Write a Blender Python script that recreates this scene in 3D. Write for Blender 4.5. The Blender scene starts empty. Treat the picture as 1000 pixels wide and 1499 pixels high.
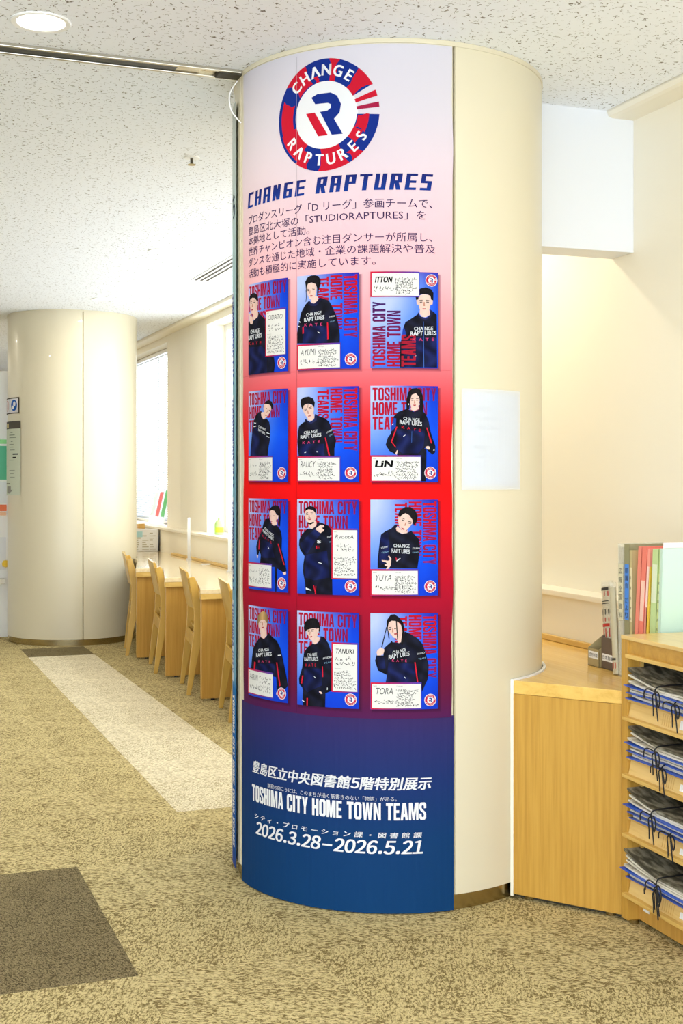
import bpy, bmesh, math, random
from mathutils import Vector, Matrix
from mathutils.geometry import tessellate_polygon
random.seed(7)
D2R = math.radians
C = bpy.context.scene.collection
SC = bpy.context.scene

# ------------------------------------------------------------ camera
EYE = 1.457; FPX = 1880.0; TURN = 20.69
cam = bpy.data.cameras.new('camera'); camo = bpy.data.objects.new('camera', cam); C.objects.link(camo)
camo.location = (0, 0, EYE); camo.rotation_euler = (D2R(90), 0, D2R(-TURN))
cam.sensor_fit = 'VERTICAL'; cam.sensor_height = 36; cam.sensor_width = 24
cam.lens = 36*FPX/1499; cam.shift_y = -(749.5-701)/1499; cam.clip_start = .05
SC.camera = camo
# ------------------------------------------------------------ world, daylight, exposure
w = bpy.data.worlds.new('sky'); SC.world = w; w.use_nodes = True
bg = w.node_tree.nodes['Background']; bg.inputs[0].default_value = (.82, .91, 1, 1); bg.inputs[1].default_value = 6.4
SC.view_settings.view_transform = 'Standard'; SC.view_settings.look = 'None'
SC.view_settings.exposure = -.27; SC.view_settings.gamma = 1; SC.view_settings.use_curve_mapping = False
LAMP_W = 9; LAMP_COL = (1, .90, .72)
CEIL = 2.932

# ------------------------------------------------------------ helpers
def lin(c):
    return tuple(((x/255)/12.92 if x/255 <= .04045 else ((x/255+.055)/1.055)**2.4) for x in c)
def mat(name, col, rough=.5, metal=0, spec=.5, emit=0, alpha=1, coat=0):
    m = bpy.data.materials.new(name); m.use_nodes = True
    b = m.node_tree.nodes['Principled BSDF']; c = lin(col)
    b.inputs['Base Color'].default_value = (*c, 1); b.inputs['Roughness'].default_value = rough
    b.inputs['Metallic'].default_value = metal; b.inputs['Specular IOR Level'].default_value = spec
    b.inputs['Coat Weight'].default_value = coat
    if emit: b.inputs['Emission Color'].default_value = (*c, 1); b.inputs['Emission Strength'].default_value = emit
    if alpha < 1: b.inputs['Alpha'].default_value = alpha
    return m
def nd(m, t, **k):
    n = m.node_tree.nodes.new(t)
    for a, v in k.items():
        if hasattr(n, a): setattr(n, a, v)
        else: n.inputs[a].default_value = v
    return n
def lk(m, a, b): m.node_tree.links.new(a, b)
def coords(m, scale, rot=(0, 0, 0), kind='Object'):
    tc = nd(m, 'ShaderNodeTexCoord'); mp = nd(m, 'ShaderNodeMapping')
    mp.inputs['Scale'].default_value = scale; mp.inputs['Rotation'].default_value = rot
    lk(m, tc.outputs[kind], mp.inputs[0]); return mp.outputs[0]
def ramp(m, fac, stops):
    r = nd(m, 'ShaderNodeValToRGB'); e = r.color_ramp.elements
    while len(e) < len(stops): e.new(.5)
    for x, (p, c) in zip(e, stops): x.position = p; x.color = (*lin(c), 1)
    lk(m, fac, r.inputs[0]); return r.outputs[0]
def bump(m, h, s, d=.002):
    b = nd(m, 'ShaderNodeBump'); b.inputs['Strength'].default_value = s; b.inputs['Distance'].default_value = d
    lk(m, h, b.inputs['Height']); lk(m, b.outputs[0], m.node_tree.nodes['Principled BSDF'].inputs['Normal'])
def wood(name, a, b, scale, rough=.42, coat=.15):
    m = mat(name, a, rough, coat=coat); v = coords(m, scale)
    n = nd(m, 'ShaderNodeTexNoise', Scale=1.0, Detail=5.0, Roughness=.62, Distortion=.35); lk(m, v, n.inputs['Vector'])
    c = ramp(m, n.outputs[0], [(.3, b), (.5, a), (.72, tuple(min(255, x+10) for x in a))])
    lk(m, c, m.node_tree.nodes['Principled BSDF'].inputs['Base Color']); bump(m, n.outputs[0], .12, .001); return m
def painted(name, col, rough=.6, amp=.08):
    m = mat(name, col, rough); n = nd(m, 'ShaderNodeTexNoise', Scale=160.0, Detail=3.0); lk(m, coords(m, (1, 1, 1)), n.inputs['Vector'])
    bump(m, n.outputs[0], amp, .001); return m

class MB:
    def __init__(s): s.v = []; s.f = []
    def box(s, x0, x1, y0, y1, z0, z1):
        n = len(s.v); s.v += [(x, y, z) for z in (z0, z1) for x, y in ((x0, y0), (x1, y0), (x1, y1), (x0, y1))]
        s.f += [tuple(n+i for i in q) for q in ((0, 3, 2, 1), (4, 5, 6, 7), (0, 1, 5, 4), (1, 2, 6, 5), (2, 3, 7, 6), (3, 0, 4, 7))]; return s
    def prism(s, pts, a, b, axis='z'):
        n = len(s.v); k = len(pts)
        for t in (a, b):
            for p, q in pts: s.v.append({'z': (p, q, t), 'y': (p, t, q), 'x': (t, p, q)}[axis])
        s.f.append(tuple(n+i for i in reversed(range(k)))); s.f.append(tuple(n+k+i for i in range(k)))
        s.f += [(n+i, n+(i+1) % k, n+k+(i+1) % k, n+k+i) for i in range(k)]; return s
    def lathe(s, prof, seg=48, a0=0, a1=360, c=(0, 0)):
        n = len(s.v); full = abs(a1-a0) >= 359.9; cols = seg if full else seg+1
        for i in range(cols):
            a = D2R(a0+(a1-a0)*i/seg)
            for r, z in prof: s.v.append((c[0]+r*math.cos(a), c[1]+r*math.sin(a), z))
        k = len(prof)
        for i in range(seg):
            j = (i+1) % cols
            for q in range(k-1): s.f.append((n+i*k+q, n+j*k+q, n+j*k+q+1, n+i*k+q+1))
        return s
    def tube(s, pts, r, seg=6, smooth=3):
        P = [Vector(p) for p in pts]
        if smooth > 1 and len(P) > 2:
            Q = []
            for i in range(len(P)-1):
                a, b, c, d = P[max(i-1, 0)], P[i], P[i+1], P[min(i+2, len(P)-1)]
                for j in range(smooth):
                    t = j/smooth; Q.append(.5*((2*b)+(c-a)*t+(2*a-5*b+4*c-d)*t*t+(3*b-a-3*c+d)*t**3))
            P = Q+[P[-1]]
        n = len(s.v); up = Vector((.3, .2, 1)).normalized()
        for i, p in enumerate(P):
            t = (P[min(i+1, len(P)-1)]-P[max(i-1, 0)]).normalized(); u = t.cross(up)
            u = (u if u.length > 1e-4 else t.cross(Vector((1, 0, 0)))).normalized(); v = t.cross(u)
            for k in range(seg):
                a = 2*math.pi*k/seg; q = p+u*r*math.cos(a)+v*r*math.sin(a); s.v.append(tuple(q))
        for i in range(len(P)-1):
            for k in range(seg): s.f.append((n+i*seg+k, n+i*seg+(k+1) % seg, n+(i+1)*seg+(k+1) % seg, n+(i+1)*seg+k))
        s.f.append(tuple(n+k for k in reversed(range(seg)))); s.f.append(tuple(n+(len(P)-1)*seg+k for k in range(seg))); return s
    def grid(s, P, thick=None):
        # P: rows of 3-D points; thick: offset vector for a second skin
        n = len(s.v); R_, K = len(P), len(P[0])
        for row in P: s.v += [tuple(p) for p in row]
        def q(o, fl=0):
            for i in range(R_-1):
                for j in range(K-1):
                    f = (o+i*K+j, o+i*K+j+1, o+(i+1)*K+j+1, o+(i+1)*K+j); s.f.append(f[::-1] if fl else f)
        q(n)
        if thick is not None:
            t = Vector(thick); m_ = len(s.v)
            for row in P: s.v += [tuple(Vector(p)+t) for p in row]
            q(m_, 1)
            E = [(i*K, (i+1)*K) for i in range(R_-1)]+[((i+1)*K+K-1, i*K+K-1) for i in range(R_-1)]
            E += [(j+1, j) for j in range(K-1)]+[((R_-1)*K+j, (R_-1)*K+j+1) for j in range(K-1)]
            for a, b in E: s.f.append((n+a, n+b, m_+b, m_+a))
        return s
    def mesh(s, name, m, bev=0, smooth=False):
        me = bpy.data.meshes.new(name); me.from_pydata(s.v, [], s.f); me.materials.append(m)
        bm = bmesh.new(); bm.from_mesh(me)
        bmesh.ops.recalc_face_normals(bm, faces=bm.faces)
        if bev:
            e = [x for x in bm.edges if len(x.link_faces) == 2 and x.calc_face_angle(0) > .7]
            bmesh.ops.bevel(bm, geom=e, offset=bev, segments=2, affect='EDGES', profile=.6)
        bm.to_mesh(me); bm.free()
        if smooth:
            me.polygons.foreach_set('use_smooth', [True]*len(me.polygons))
            try: me.set_sharp_from_angle(angle=.7)
            except Exception: pass
        return me
    def build(s, name, m, parent=None, bev=0, smooth=False, loc=None):
        o = bpy.data.objects.new(name, s.mesh(name, m, bev, smooth)); C.objects.link(o)
        if parent: o.parent = parent
        if loc: o.location = loc
        return o
def tag(o, label=None, cat=None, group=None, kind=None):
    for k, v in (('label', label), ('category', cat), ('group', group), ('kind', kind)):
        if v: o[k] = v
    return o
def thing(name, label, cat, loc=(0, 0, 0), rz=0, group=None):
    o = bpy.data.objects.new(name, None); C.objects.link(o); o.empty_display_size = .05
    o.location = loc; o.rotation_euler = (0, 0, rz); return tag(o, label, cat, group)
def struct(o): o['kind'] = 'structure'; return o
def dup(o, parent=None):
    c = o.copy(); C.objects.link(c); c.parent = parent
    for ch in o.children: dup(ch, c)
    return c

# ------------------------------------------------------------ materials
M = {}
M['wall'] = painted('wall_paint', (244, 237, 218)); M['wall_white'] = painted('white_paint', (232, 234, 238))
M['sill'] = mat('sill_paint', (246, 238, 218), .4)
M['column'] = mat('column_enamel', (219, 209, 181), .34, coat=.15)
M['dark'] = mat('dark_gap', (60, 54, 40), .7); M['seam'] = mat('seam_metal', (150, 140, 105), .35, metal=.7)
M['steel'] = mat('brushed_steel', (176, 160, 120), .24, metal=1)
M['alu'] = mat('aluminium', (196, 190, 176), .28, metal=1); M['white'] = mat('white_plastic', (244, 244, 242), .4)
M['black'] = mat('black_insert', (36, 40, 44), .45); M['brown'] = mat('brown_insert', (110, 92, 72), .5)
WA, WB = (198, 150, 60), (184, 136, 50)
M['wood_v'] = wood('oak_upright', WA, WB, (70, 70, 2.4)); M['wood_y'] = wood('oak_along', (234, 190, 100), (220, 172, 82), (40, 1.5, 40), .26, .4)
M['wood_x'] = wood('oak_across', WA, WB, (2, 30, 30)); M['wood_light'] = wood('oak_light', (232, 196, 122), (212, 170, 92), (24, 2, 24), .3, .3)
M['top'] = wood('desk_laminate', (236, 214, 170), (226, 198, 150), (30, 1.5, 30), .16, .5)
M['edge'] = wood('desk_edge', (222, 182, 98), (206, 160, 76), (8, 3, 30))
M['panel'] = wood('desk_panel', (206, 156, 70), (196, 144, 60), (60, 60, 2))
M['chair'] = wood('beech_chair', (206, 164, 72), (188, 144, 54), (14, 14, 2), .35, .2)
M['inner'] = mat('shelf_inside_shade', (62, 52, 32), .7)  # near-black brown paints in the shelf's deep shade; vent slots share it
M['pages'] = mat('newsprint', (224, 216, 196), .8)
v = coords(M['pages'], (1, 1, 420)); n = nd(M['pages'], 'ShaderNodeTexNoise', Scale=1.0, Detail=2.0); lk(M['pages'], v, n.inputs['Vector'])
lk(M['pages'], ramp(M['pages'], n.outputs[0], [(.35, (150, 142, 124)), (.5, (226, 218, 198)), (.7, (244, 240, 228))]), M['pages'].node_tree.nodes['Principled BSDF'].inputs['Base Color'])
def thin_paper(name, col, k=.55):
    m = mat(name, col, .6); t = m.node_tree; p = t.nodes['Principled BSDF']; o = t.nodes['Material Output']
    x = t.nodes.new('ShaderNodeMixShader'); x.inputs[0].default_value = k; tl = t.nodes.new('ShaderNodeBsdfTranslucent'); tl.inputs[0].default_value = (*lin(col), 1)
    t.links.new(p.outputs[0], x.inputs[1]); t.links.new(tl.outputs[0], x.inputs[2]); t.links.new(x.outputs[0], o.inputs[0]); return m
M['bluecover'] = mat('blue_cover', (28, 84, 200), .35); M['cord'] = mat('black_cord', (16, 18, 24), .6)
M['lamp'] = mat('lamp_diffuser', (255, 250, 238), .5, emit=6)
M['glow'] = mat('lamp_glow', (255, 250, 238), .5, emit=6)
def glass(name, col, a, rough=.05):
    m = bpy.data.materials.new(name); m.use_nodes = True; t = m.node_tree; t.nodes.clear()
    o = t.nodes.new('ShaderNodeOutputMaterial'); x = t.nodes.new('ShaderNodeMixShader'); tr = t.nodes.new('ShaderNodeBsdfTransparent')
    p = t.nodes.new('ShaderNodeBsdfPrincipled'); p.inputs['Base Color'].default_value = (*lin(col), 1); p.inputs['Roughness'].default_value = rough
    x.inputs[0].default_value = a; t.links.new(tr.outputs[0], x.inputs[1]); t.links.new(p.outputs[0], x.inputs[2]); t.links.new(x.outputs[0], o.inputs[0]); return m
M['pane'] = glass('window_glass', (235, 245, 250), .08); M['clear'] = glass('clear_plastic', (228, 226, 212), .22, .15)
M['frost'] = glass('frosted_acrylic', (232, 232, 228), .8, .3); M['sleeve'] = glass('document_sleeve', (236, 240, 246), .55, .12)

def carpet(name, light, dark, ang, fleck=0):
    m = mat(name, light, .95, spec=.1)
    v = coords(m, (1, 1, 1), (0, 0, D2R(ang)))
    mp = nd(m, 'ShaderNodeMapping'); mp.inputs['Scale'].default_value = (75, 190, 1); lk(m, v, mp.inputs[0])
    n = nd(m, 'ShaderNodeTexNoise', Scale=1.0, Detail=2.0, Distortion=1.2); lk(m, mp.outputs[0], n.inputs['Vector'])
    n2 = nd(m, 'ShaderNodeTexNoise', Scale=260.0, Detail=2.0); lk(m, v, n2.inputs['Vector'])
    n3 = nd(m, 'ShaderNodeTexNoise', Scale=5.0, Detail=2.0); lk(m, v, n3.inputs['Vector'])
    mv = nd(m, 'ShaderNodeMapping'); mv.inputs['Scale'].default_value = (62, 104, 1) if not fleck else (150, 150, 1); lk(m, v, mv.inputs[0])
    vo = nd(m, 'ShaderNodeTexVoronoi', Scale=1.0, Randomness=.9); lk(m, mv.outputs[0], vo.inputs['Vector'])
    vm = nd(m, 'ShaderNodeMath', operation='MULTIPLY_ADD'); lk(m, vo.outputs['Distance'], vm.inputs[0]); vm.inputs[1].default_value = -.36; vm.inputs[2].default_value = .17
    vn = nd(m, 'ShaderNodeMath', operation='ADD'); lk(m, vm.outputs[0], vn.inputs[0]); lk(m, n.outputs[0], vn.inputs[1])
    a = nd(m, 'ShaderNodeMath', operation='ADD'); lk(m, vn.outputs[0], a.inputs[0])
    b = nd(m, 'ShaderNodeMath', operation='MULTIPLY_ADD'); lk(m, n2.outputs[0], b.inputs[0]); b.inputs[1].default_value = 1.3 if fleck else .45; b.inputs[2].default_value = -.65 if fleck else -.225
    lk(m, b.outputs[0], a.inputs[1])
    c = nd(m, 'ShaderNodeMath', operation='MULTIPLY_ADD'); lk(m, n3.outputs[0], c.inputs[0]); c.inputs[1].default_value = .18; c.inputs[2].default_value = -.09
    d = nd(m, 'ShaderNodeMath', operation='ADD'); lk(m, a.outputs[0], d.inputs[0]); lk(m, c.outputs[0], d.inputs[1])
    col = ramp(m, d.outputs[0], [(.36, dark), (.52, light), (.7, tuple(min(255, x+14) for x in light))])
    lk(m, col, m.node_tree.nodes['Principled BSDF'].inputs['Base Color']); bump(m, d.outputs[0], .5, .004); return m
BE, BD = (206, 188, 136), (120, 102, 62)
CA = [carpet('carpet_beige_a', BE, BD, 25), carpet('carpet_beige_b', (202, 184, 132), (123, 106, 66), 115)]
CL = [carpet('carpet_cream_a', (232, 221, 190), (184, 168, 132), 25), carpet('carpet_cream_b', (229, 218, 187), (182, 166, 130), 115)]
CK = carpet('carpet_grey_brown', (138, 123, 88), (76, 66, 44), 60, 1)
M['ceil'] = mat('rock_wool_ceiling', (240, 240, 240), .9)
m = M['ceil']; v = coords(m, (1, 1, 1))
n = nd(m, 'ShaderNodeTexNoise', Scale=34.0, Detail=1.0, Distortion=.4); lk(m, v, n.inputs['Vector'])
a = nd(m, 'ShaderNodeMath', operation='SUBTRACT'); lk(m, n.outputs[0], a.inputs[0]); a.inputs[1].default_value = .5
b = nd(m, 'ShaderNodeMath', operation='ABSOLUTE'); lk(m, a.outputs[0], b.inputs[0])
c = nd(m, 'ShaderNodeMath', operation='LESS_THAN'); lk(m, b.outputs[0], c.inputs[0]); c.inputs[1].default_value = .017
n2 = nd(m, 'ShaderNodeTexNoise', Scale=58.0, Detail=1.0); lk(m, v, n2.inputs['Vector'])
g = nd(m, 'ShaderNodeMath', operation='GREATER_THAN'); lk(m, n2.outputs[0], g.inputs[0]); g.inputs[1].default_value = .54
k = nd(m, 'ShaderNodeMath', operation='MULTIPLY'); lk(m, c.outputs[0], k.inputs[0]); lk(m, g.outputs[0], k.inputs[1])
lk(m, ramp(m, k.outputs[0], [(0, (242, 246, 252)), (1, (120, 114, 106))]), m.node_tree.nodes['Principled BSDF'].inputs['Base Color'])
iv = nd(m, 'ShaderNodeMath', operation='SUBTRACT'); iv.inputs[0].default_value = 1; lk(m, k.outputs[0], iv.inputs[1]); bump(m, iv.outputs[0], .4, .003)

# ------------------------------------------------------------ room shell
fl = struct(MB().box(-7, 3.3, -1.5, 19, -.06, -.008).build('floor', mat('floor_slab', (150, 140, 110), .9)))
XE = [.775+.5375*i for i in range(-10, 5)]
YE = [3.734-.565*i for i in range(5, 0, -1)]+[3.734, 4.30, 4.866, 5.509]+[5.509+.5201*i for i in range(1, 11)]+[11.25+.5375*i for i in range(0, 9)]
tm = {}
for i in range(len(XE)-1):
    if XE[i] < -3.3: continue
    for j in range(len(YE)-1):
        x0, x1, y0, y1 = XE[i], XE[i+1], YE[j], YE[j+1]; xc, yc = (x0+x1)/2, (y0+y1)/2
        if (1.31 < xc < 1.86 or xc > 9) and 5.5 < yc < 10.72: ms = CL[(i+j) % 2]
        elif 1.31 < xc < 1.86 and 10.7 < yc < 11.3: ms = CK
        elif -.4 < xc < .775 and 3.7 < yc < 4.87: ms = CK
        else: ms = CA[(i+j) % 2]
        key = (ms.name, round(x1-x0, 3), round(y1-y0, 3))
        if key not in tm:
            hx, hy = (x1-x0)/2-.0003, (y1-y0)/2-.0003
            tm[key] = MB().box(-hx, hx, -hy, hy, -.008, 0).mesh('carpet_tile', ms, .0008)
        o = bpy.data.objects.new('carpet_tile', tm[key]); C.objects.link(o); o.parent = fl; o.location = (xc, yc, 0)
struct(MB().box(-7, 2.81, -1.5, 19, CEIL, CEIL+.1).build('ceiling', M['ceil']))
# window wall: thick low wall, sill, upper wall with two window openings
ww = MB().box(2.83, 3.3, -1.5, 19, 0, .953)
for y0, y1 in ((-1.5, 5.9), (11.2, 12.77), (17.4, 19)): ww.box(2.94, 3.3, y0, y1, .976, 2.912)
for y0, y1 in ((5.9, 11.2), (12.77, 17.4)): ww.box(2.94, 3.3, y0, y1, 2.84, 2.912)
struct(ww.build('wall_right', M['wall']))
struct(MB().box(2.81, 3.3, -1.5, 19, .953, .976).build('trim_1', M['sill'], bev=.003))
struct(MB().prism([(2.815, 2.926), (2.822, 2.91), (2.84, 2.905), (3.3, 2.905), (3.3, 3.03), (2.815, 3.03)], -1.5, 19, 'y').build('trim_2', M['wall']))
struct(MB().box(2.3, 2.94, 4.44, 4.60, 2.371, CEIL+.02).build('trim_3', M['wall_white'], bev=.003))
struct(MB().box(-7, 3.3, 19, 19.2, 0, CEIL+.1).build('wall_far', M['wall_white']))
struct(MB().box(-7.2, -7, -1.5, 19, 0, CEIL+.1).build('wall_left', M['wall_white']))
for i, (y0, y1) in enumerate(((5.9, 11.2), (12.77, 17.4))):
    f = MB(); n_ = 4
    for k in range(n_+1):
        y = y0+(y1-y0-.05)*k/n_; f.box(3.11, 3.17, y, y+.05, .976, 2.84)
    f.box(3.112, 3.168, y0, y1, .976, 1.03).box(3.112, 3.168, y0, y1, 2.79, 2.84)
    fo = struct(f.build('window_%d' % (i+1), M['white']))
    for k in range(n_):
        ya = y0+(y1-y0-.05)*k/n_; MB().box(3.135, 3.141, ya+.05, ya+(y1-y0-.05)/n_, 1.03, 2.79).build('window_pane', M['pane'], fo)
FIG = {
'11':([
"J 0,440 0,413 62,394 167,410 305,373 315,320 374,355 485,409 573,453 581,621 590,819 704,832 728,924 704,999 538,999 0,999 0,778 0,720",
"N 12,694 393,702 538,756 538,999 25,999",
"S 145,307 285,287 315,343 295,373 189,403 156,385",
"S 62,161 145,141 243,153 295,188 305,242 264,293 189,334 110,324 74,278 45,222",
"H 25,165 38,135 98,109 189,103 264,124 305,158 311,208 274,198 222,163 145,152 74,162 45,198",
"S 270,197 303,198 303,242 274,255",
"D 86,209 126,205 131,212 91,216",
"D 172,205 228,204 228,212 176,213",
"L 98,280 156,279 163,292 108,292",
"D 79,189 131,188 131,193 82,195",
"D 167,187 233,189 233,195 172,194",
"K 140,222 158,222 154,258 122,257",
"S 38,345 0,319 103,318 117,330 70,336 103,357 149,362 167,425 133,447 74,435 45,400",
],[('CHANGE','W',86,551,351,549,47),('RAPTURES','W',12,616,421,607,51),('KATE','R',25,668,403,679,31)]),
'12':([
"J 0,713 0,604 25,511 74,383 148,307 214,267 255,297 301,303 370,267 387,242 438,255 538,280 581,332 646,427 689,536 710,644 710,737",
"N 111,530 516,545 516,732 99,717",
"C 214,267 255,297 301,303 370,267 387,242 427,255 404,290 325,329 243,326 190,302",
"S 243,250 325,221 365,238 359,273 301,301 255,296",
"S 172,105 208,82 278,82 330,99 342,143 330,200 301,242 267,262 225,253 190,208 172,156",
"H 154,104 145,68 190,20 249,5 313,5 370,18 408,60 402,110 379,159 359,230 347,222 350,143 325,99 255,79 196,89 172,120 167,185 160,155",
"H 155,155 162,156 172,228 160,278 153,277 162,228",
"D 186,157 217,162 217,169 189,166",
"D 269,152 307,152 308,159 271,161",
"D 181,142 220,148 220,152 181,148",
"D 264,138 311,138 311,144 267,144",
"L 229,215 272,213 276,226 241,230",
"K 227,162 238,163 234,197 222,196",
"R 99,544 121,537 124,610 99,616",
"R 510,509 527,510 543,682 516,689",
"W 357,597 399,617 395,622 361,606",
"W 40,475 65,488 60,495 37,486",
"W 22,525 50,531 47,538 22,534",
],[('CHANGE','W',166,438,421,421,36),('RAPTURES','W',130,494,471,475,45),('KATE','P',136,538,438,541,29),('STUDIO','W',540,461,635,454,16),('TEAM','T',559,514,635,504,14)]),
'13':([
"J 458,681 469,603 508,525 597,485 697,437 731,460 810,483 867,450 879,391 925,410 977,440 982,989 431,994 431,759",
"N 486,673 977,683 977,989 464,993",
"C 697,418 731,460 810,479 867,450 879,387 925,410 925,433 879,473 810,497 731,484 686,445",
"B 458,673 469,603 486,572 519,642 508,673",
"S 720,398 867,395 873,442 810,471 748,464 720,437",
"S 669,289 708,246 776,229 879,239 919,285 913,332 879,340 867,388 821,428 765,428 720,390 703,343 675,336",
"H 655,250 675,203 731,171 810,158 890,176 927,214 925,292 892,285 879,246 821,228 754,229 708,246 699,285 668,293",
"D 720,310 759,308 759,316 722,318",
"D 816,307 858,308 856,316 817,315",
"D 714,293 763,289 763,296 715,299",
"D 812,288 863,292 860,298 812,295",
"L 759,378 810,377 804,389 765,389",
"K 778,311 793,311 799,354 770,354",
"U 770,514 778,514 785,991 774,991",
"W 628,887 664,867 668,873 635,893",
],[('CHANGE','W',636,610,919,602,39),('RAPTURES','W',580,665,971,653,44),('KATE','P',613,719,936,711,28)]),
'21':([
"J 68,732 80,611 125,499 159,401 180,327 243,268 323,237 408,228 408,288 471,319 540,314 598,352 622,412 614,545 573,640 556,737",
"N 137,416 284,404 342,510 342,735 91,732 91,596",
"S 389,243 471,237 506,305 453,319 399,280",
"S 471,156 523,150 598,160 638,183 646,213 614,249 556,284 506,305 453,282 471,237 453,200",
"H 479,152 514,124 590,113 654,130 689,170 683,217 651,209 630,175 590,159 523,151",
"D 523,194 560,207 556,212 519,200",
"D 593,217 625,225 622,230 590,223",
"L 502,270 543,277 536,285 502,280",
"K 556,221 570,224 548,251 533,247",
"W 202,346 256,351 252,360 202,357",
"W 180,385 256,383 256,392 185,396",
"W 540,460 616,477 612,484 540,471",
"W 540,498 606,515 603,521 540,506",
],[('CHANGE','W',327,404,514,445,27),('RAPTURES','W',323,441,502,489,28)]),
'22':([
"J 27,724 3,572 14,461 39,402 115,367 183,349 225,368 296,340 314,282 367,304 470,328 537,365 593,454 653,564 626,651 626,728",
"N 39,595 458,599 470,727 39,724",
"C 152,330 183,349 225,367 296,340 314,282 349,297 338,355 249,384 176,375 140,349",
"S 176,312 296,281 302,326 261,354 195,350",
"S 102,234 121,190 164,172 237,177 291,204 296,245 285,281 249,317 207,320 164,309 127,271",
"H 62,159 71,122 127,103 213,97 279,118 311,164 300,215 287,204 261,181 207,172 152,177 117,193 102,237 75,203",
"H 203,169 213,169 215,228 208,230",
"H 176,169 184,169 191,213 186,215",
"D 133,238 170,231 172,238 137,245",
"D 215,225 256,216 259,223 220,231",
"D 127,227 172,220 172,225 130,232",
"D 210,214 256,203 259,209 213,219",
"L 195,300 243,295 244,305 203,311",
"K 186,243 198,241 210,278 191,281",
"R 475,533 492,533 559,724 537,723",
"W 133,681 164,676 162,688 137,692",
"W 341,675 369,677 367,686 343,684",
],[('CHANGE','W',127,496,357,479,32),('RAPTURES','W',65,545,419,521,38),('KATE','P',102,599,396,587,27),('STUDIO','W',506,493,593,462,18),('TEAM','T',539,528,609,503,15)]),
'23':([
"J 386,692 821,652 821,746 810,992 720,992 697,746 397,731",
"J 298,497 315,403 342,317 408,270 530,239 641,270 731,238 810,292 856,370 879,464 913,542 959,628 953,691 913,714 856,683 799,644 754,691 697,715 464,715 375,715 276,676 221,614 254,536",
"N 386,450 799,464 776,636 697,699 464,700 375,653",
"B 298,434 342,333 375,341 370,426 309,473",
"S 586,231 708,215 708,238 641,262 591,248",
"S 574,161 597,98 652,66 703,90 720,144 708,199 675,238 636,254 597,231",
"H 524,247 524,145 552,67 608,28 675,21 731,42 763,97 773,183 770,285 714,261 722,152 708,113 664,76 602,94 577,161 569,239",
"D 594,146 628,146 628,154 597,154",
"D 664,145 699,144 697,152 664,152",
"D 592,132 628,129 628,135 593,137",
"D 664,127 702,130 702,135 664,133",
"L 621,196 666,195 658,209 630,209",
"K 639,151 650,151 655,184 632,184",
"W 552,184 561,184 561,200 552,200",
"W 708,183 717,183 717,199 708,199",
"R 375,426 392,426 315,582 298,582",
"R 816,433 831,433 904,589 888,601",
"R 298,582 315,582 375,637 364,642",
"S 359,707 386,668 400,676 381,717",
"S 799,636 839,625 865,632 873,660 835,661",
"U 600,473 606,473 603,590 597,590",
"W 475,524 508,508 510,514 479,528",
"W 919,671 936,656 942,671",
"W 315,399 337,391 337,400 318,407",
],[('CHANGE','W',480,356,720,375,34),('RAPTURES','W',425,397,751,419,42),('KATE','R',453,443,737,476,27)]),
'31':([
"J 364,724 736,665 782,709 759,999 736,999 720,734 355,735",
"J 355,732 383,615 345,571 315,618 274,611 254,527 315,433 403,354 449,277 503,222 598,213 640,265 704,287 782,286 857,345 879,420 872,540 944,689 972,771 915,787 797,754 751,740 736,718",
"N 403,446 656,485 720,635 393,646",
"S 656,273 751,241 782,255 767,278 704,287",
"S 606,137 656,117 720,128 767,173 767,218 720,272 672,276 631,235 606,190",
"H 593,118 656,83 736,65 812,76 845,119 853,202 838,292 800,285 808,180 767,169 720,129 656,119 615,135",
"S 774,172 805,180 797,217 770,218",
"D 626,182 649,184 649,190 628,188",
"D 688,180 729,181 729,187 690,186",
"L 636,237 672,238 666,248 640,246",
"R 345,448 366,447 347,555 325,556",
"R 790,482 809,481 937,704 918,705",
"S 274,615 319,621 305,653 285,650",
"S 894,788 961,777 967,801 930,813",
"W 576,518 603,540 593,544 573,526",
],[('CHANGE','W',494,337,707,416,31),('RAPTURES','W',445,361,701,454,32),('KATE','R',431,411,656,485,23)]),
'32':([
"J 34,487 40,428 91,367 178,314 263,313 334,282 352,238 416,244 530,273 597,331 619,463 630,647 597,684 591,824 597,999 154,999 141,879 104,769 110,687 135,604 53,532",
"N 215,365 334,304 416,348 334,423 178,581 91,531 53,472",
"N 154,589 507,538 552,817 299,852 141,827",
"S 197,254 323,223 340,245 334,275 263,313 215,299",
"S 139,129 178,106 251,102 311,127 329,171 323,208 287,246 227,261 184,247 147,203 135,158",
"S 325,164 340,168 337,201 325,205",
"H 139,132 154,91 215,71 287,74 332,105 334,160 317,138 275,111 203,104 166,115",
"H 184,238 227,249 289,235 301,244 241,267 197,260",
"H 188,199 221,192 257,196 257,203 221,199 190,206",
"D 166,160 198,155 199,162 168,166",
"D 241,151 278,150 278,157 244,159",
"D 161,145 198,140 198,145 163,151",
"D 239,135 280,133 280,139 241,141",
"L 197,208 249,205 241,217 205,219",
"K 209,161 221,161 229,189 203,191",
"S 323,312 352,293 410,267 462,268 468,290 418,299 469,315 457,332 407,353 358,334",
"W 367,659 428,668 425,675 372,666",
"R 287,904 299,904 337,999 320,999",
"R 325,911 337,911 325,999 313,999",
"W 160,932 254,954 251,962 160,950",
],[('S','W',352,461,416,458,34),('E','R',334,519,393,519,30),('STUDIO','W',516,405,615,384,18),('TEAM','T',547,457,619,437,15)]),
'33':([
"J 106,713 106,619 133,455 155,361 221,326 298,302 359,259 392,256 375,322 464,357 552,338 597,322 641,361 708,409 725,495 708,612 686,713",
"J 664,721 697,776 703,874 677,877",
"N 133,463 155,369 254,338 276,447 265,556 298,619 122,697",
"S 392,275 464,326 508,330 552,314 536,346 464,353 386,330 370,298",
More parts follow.
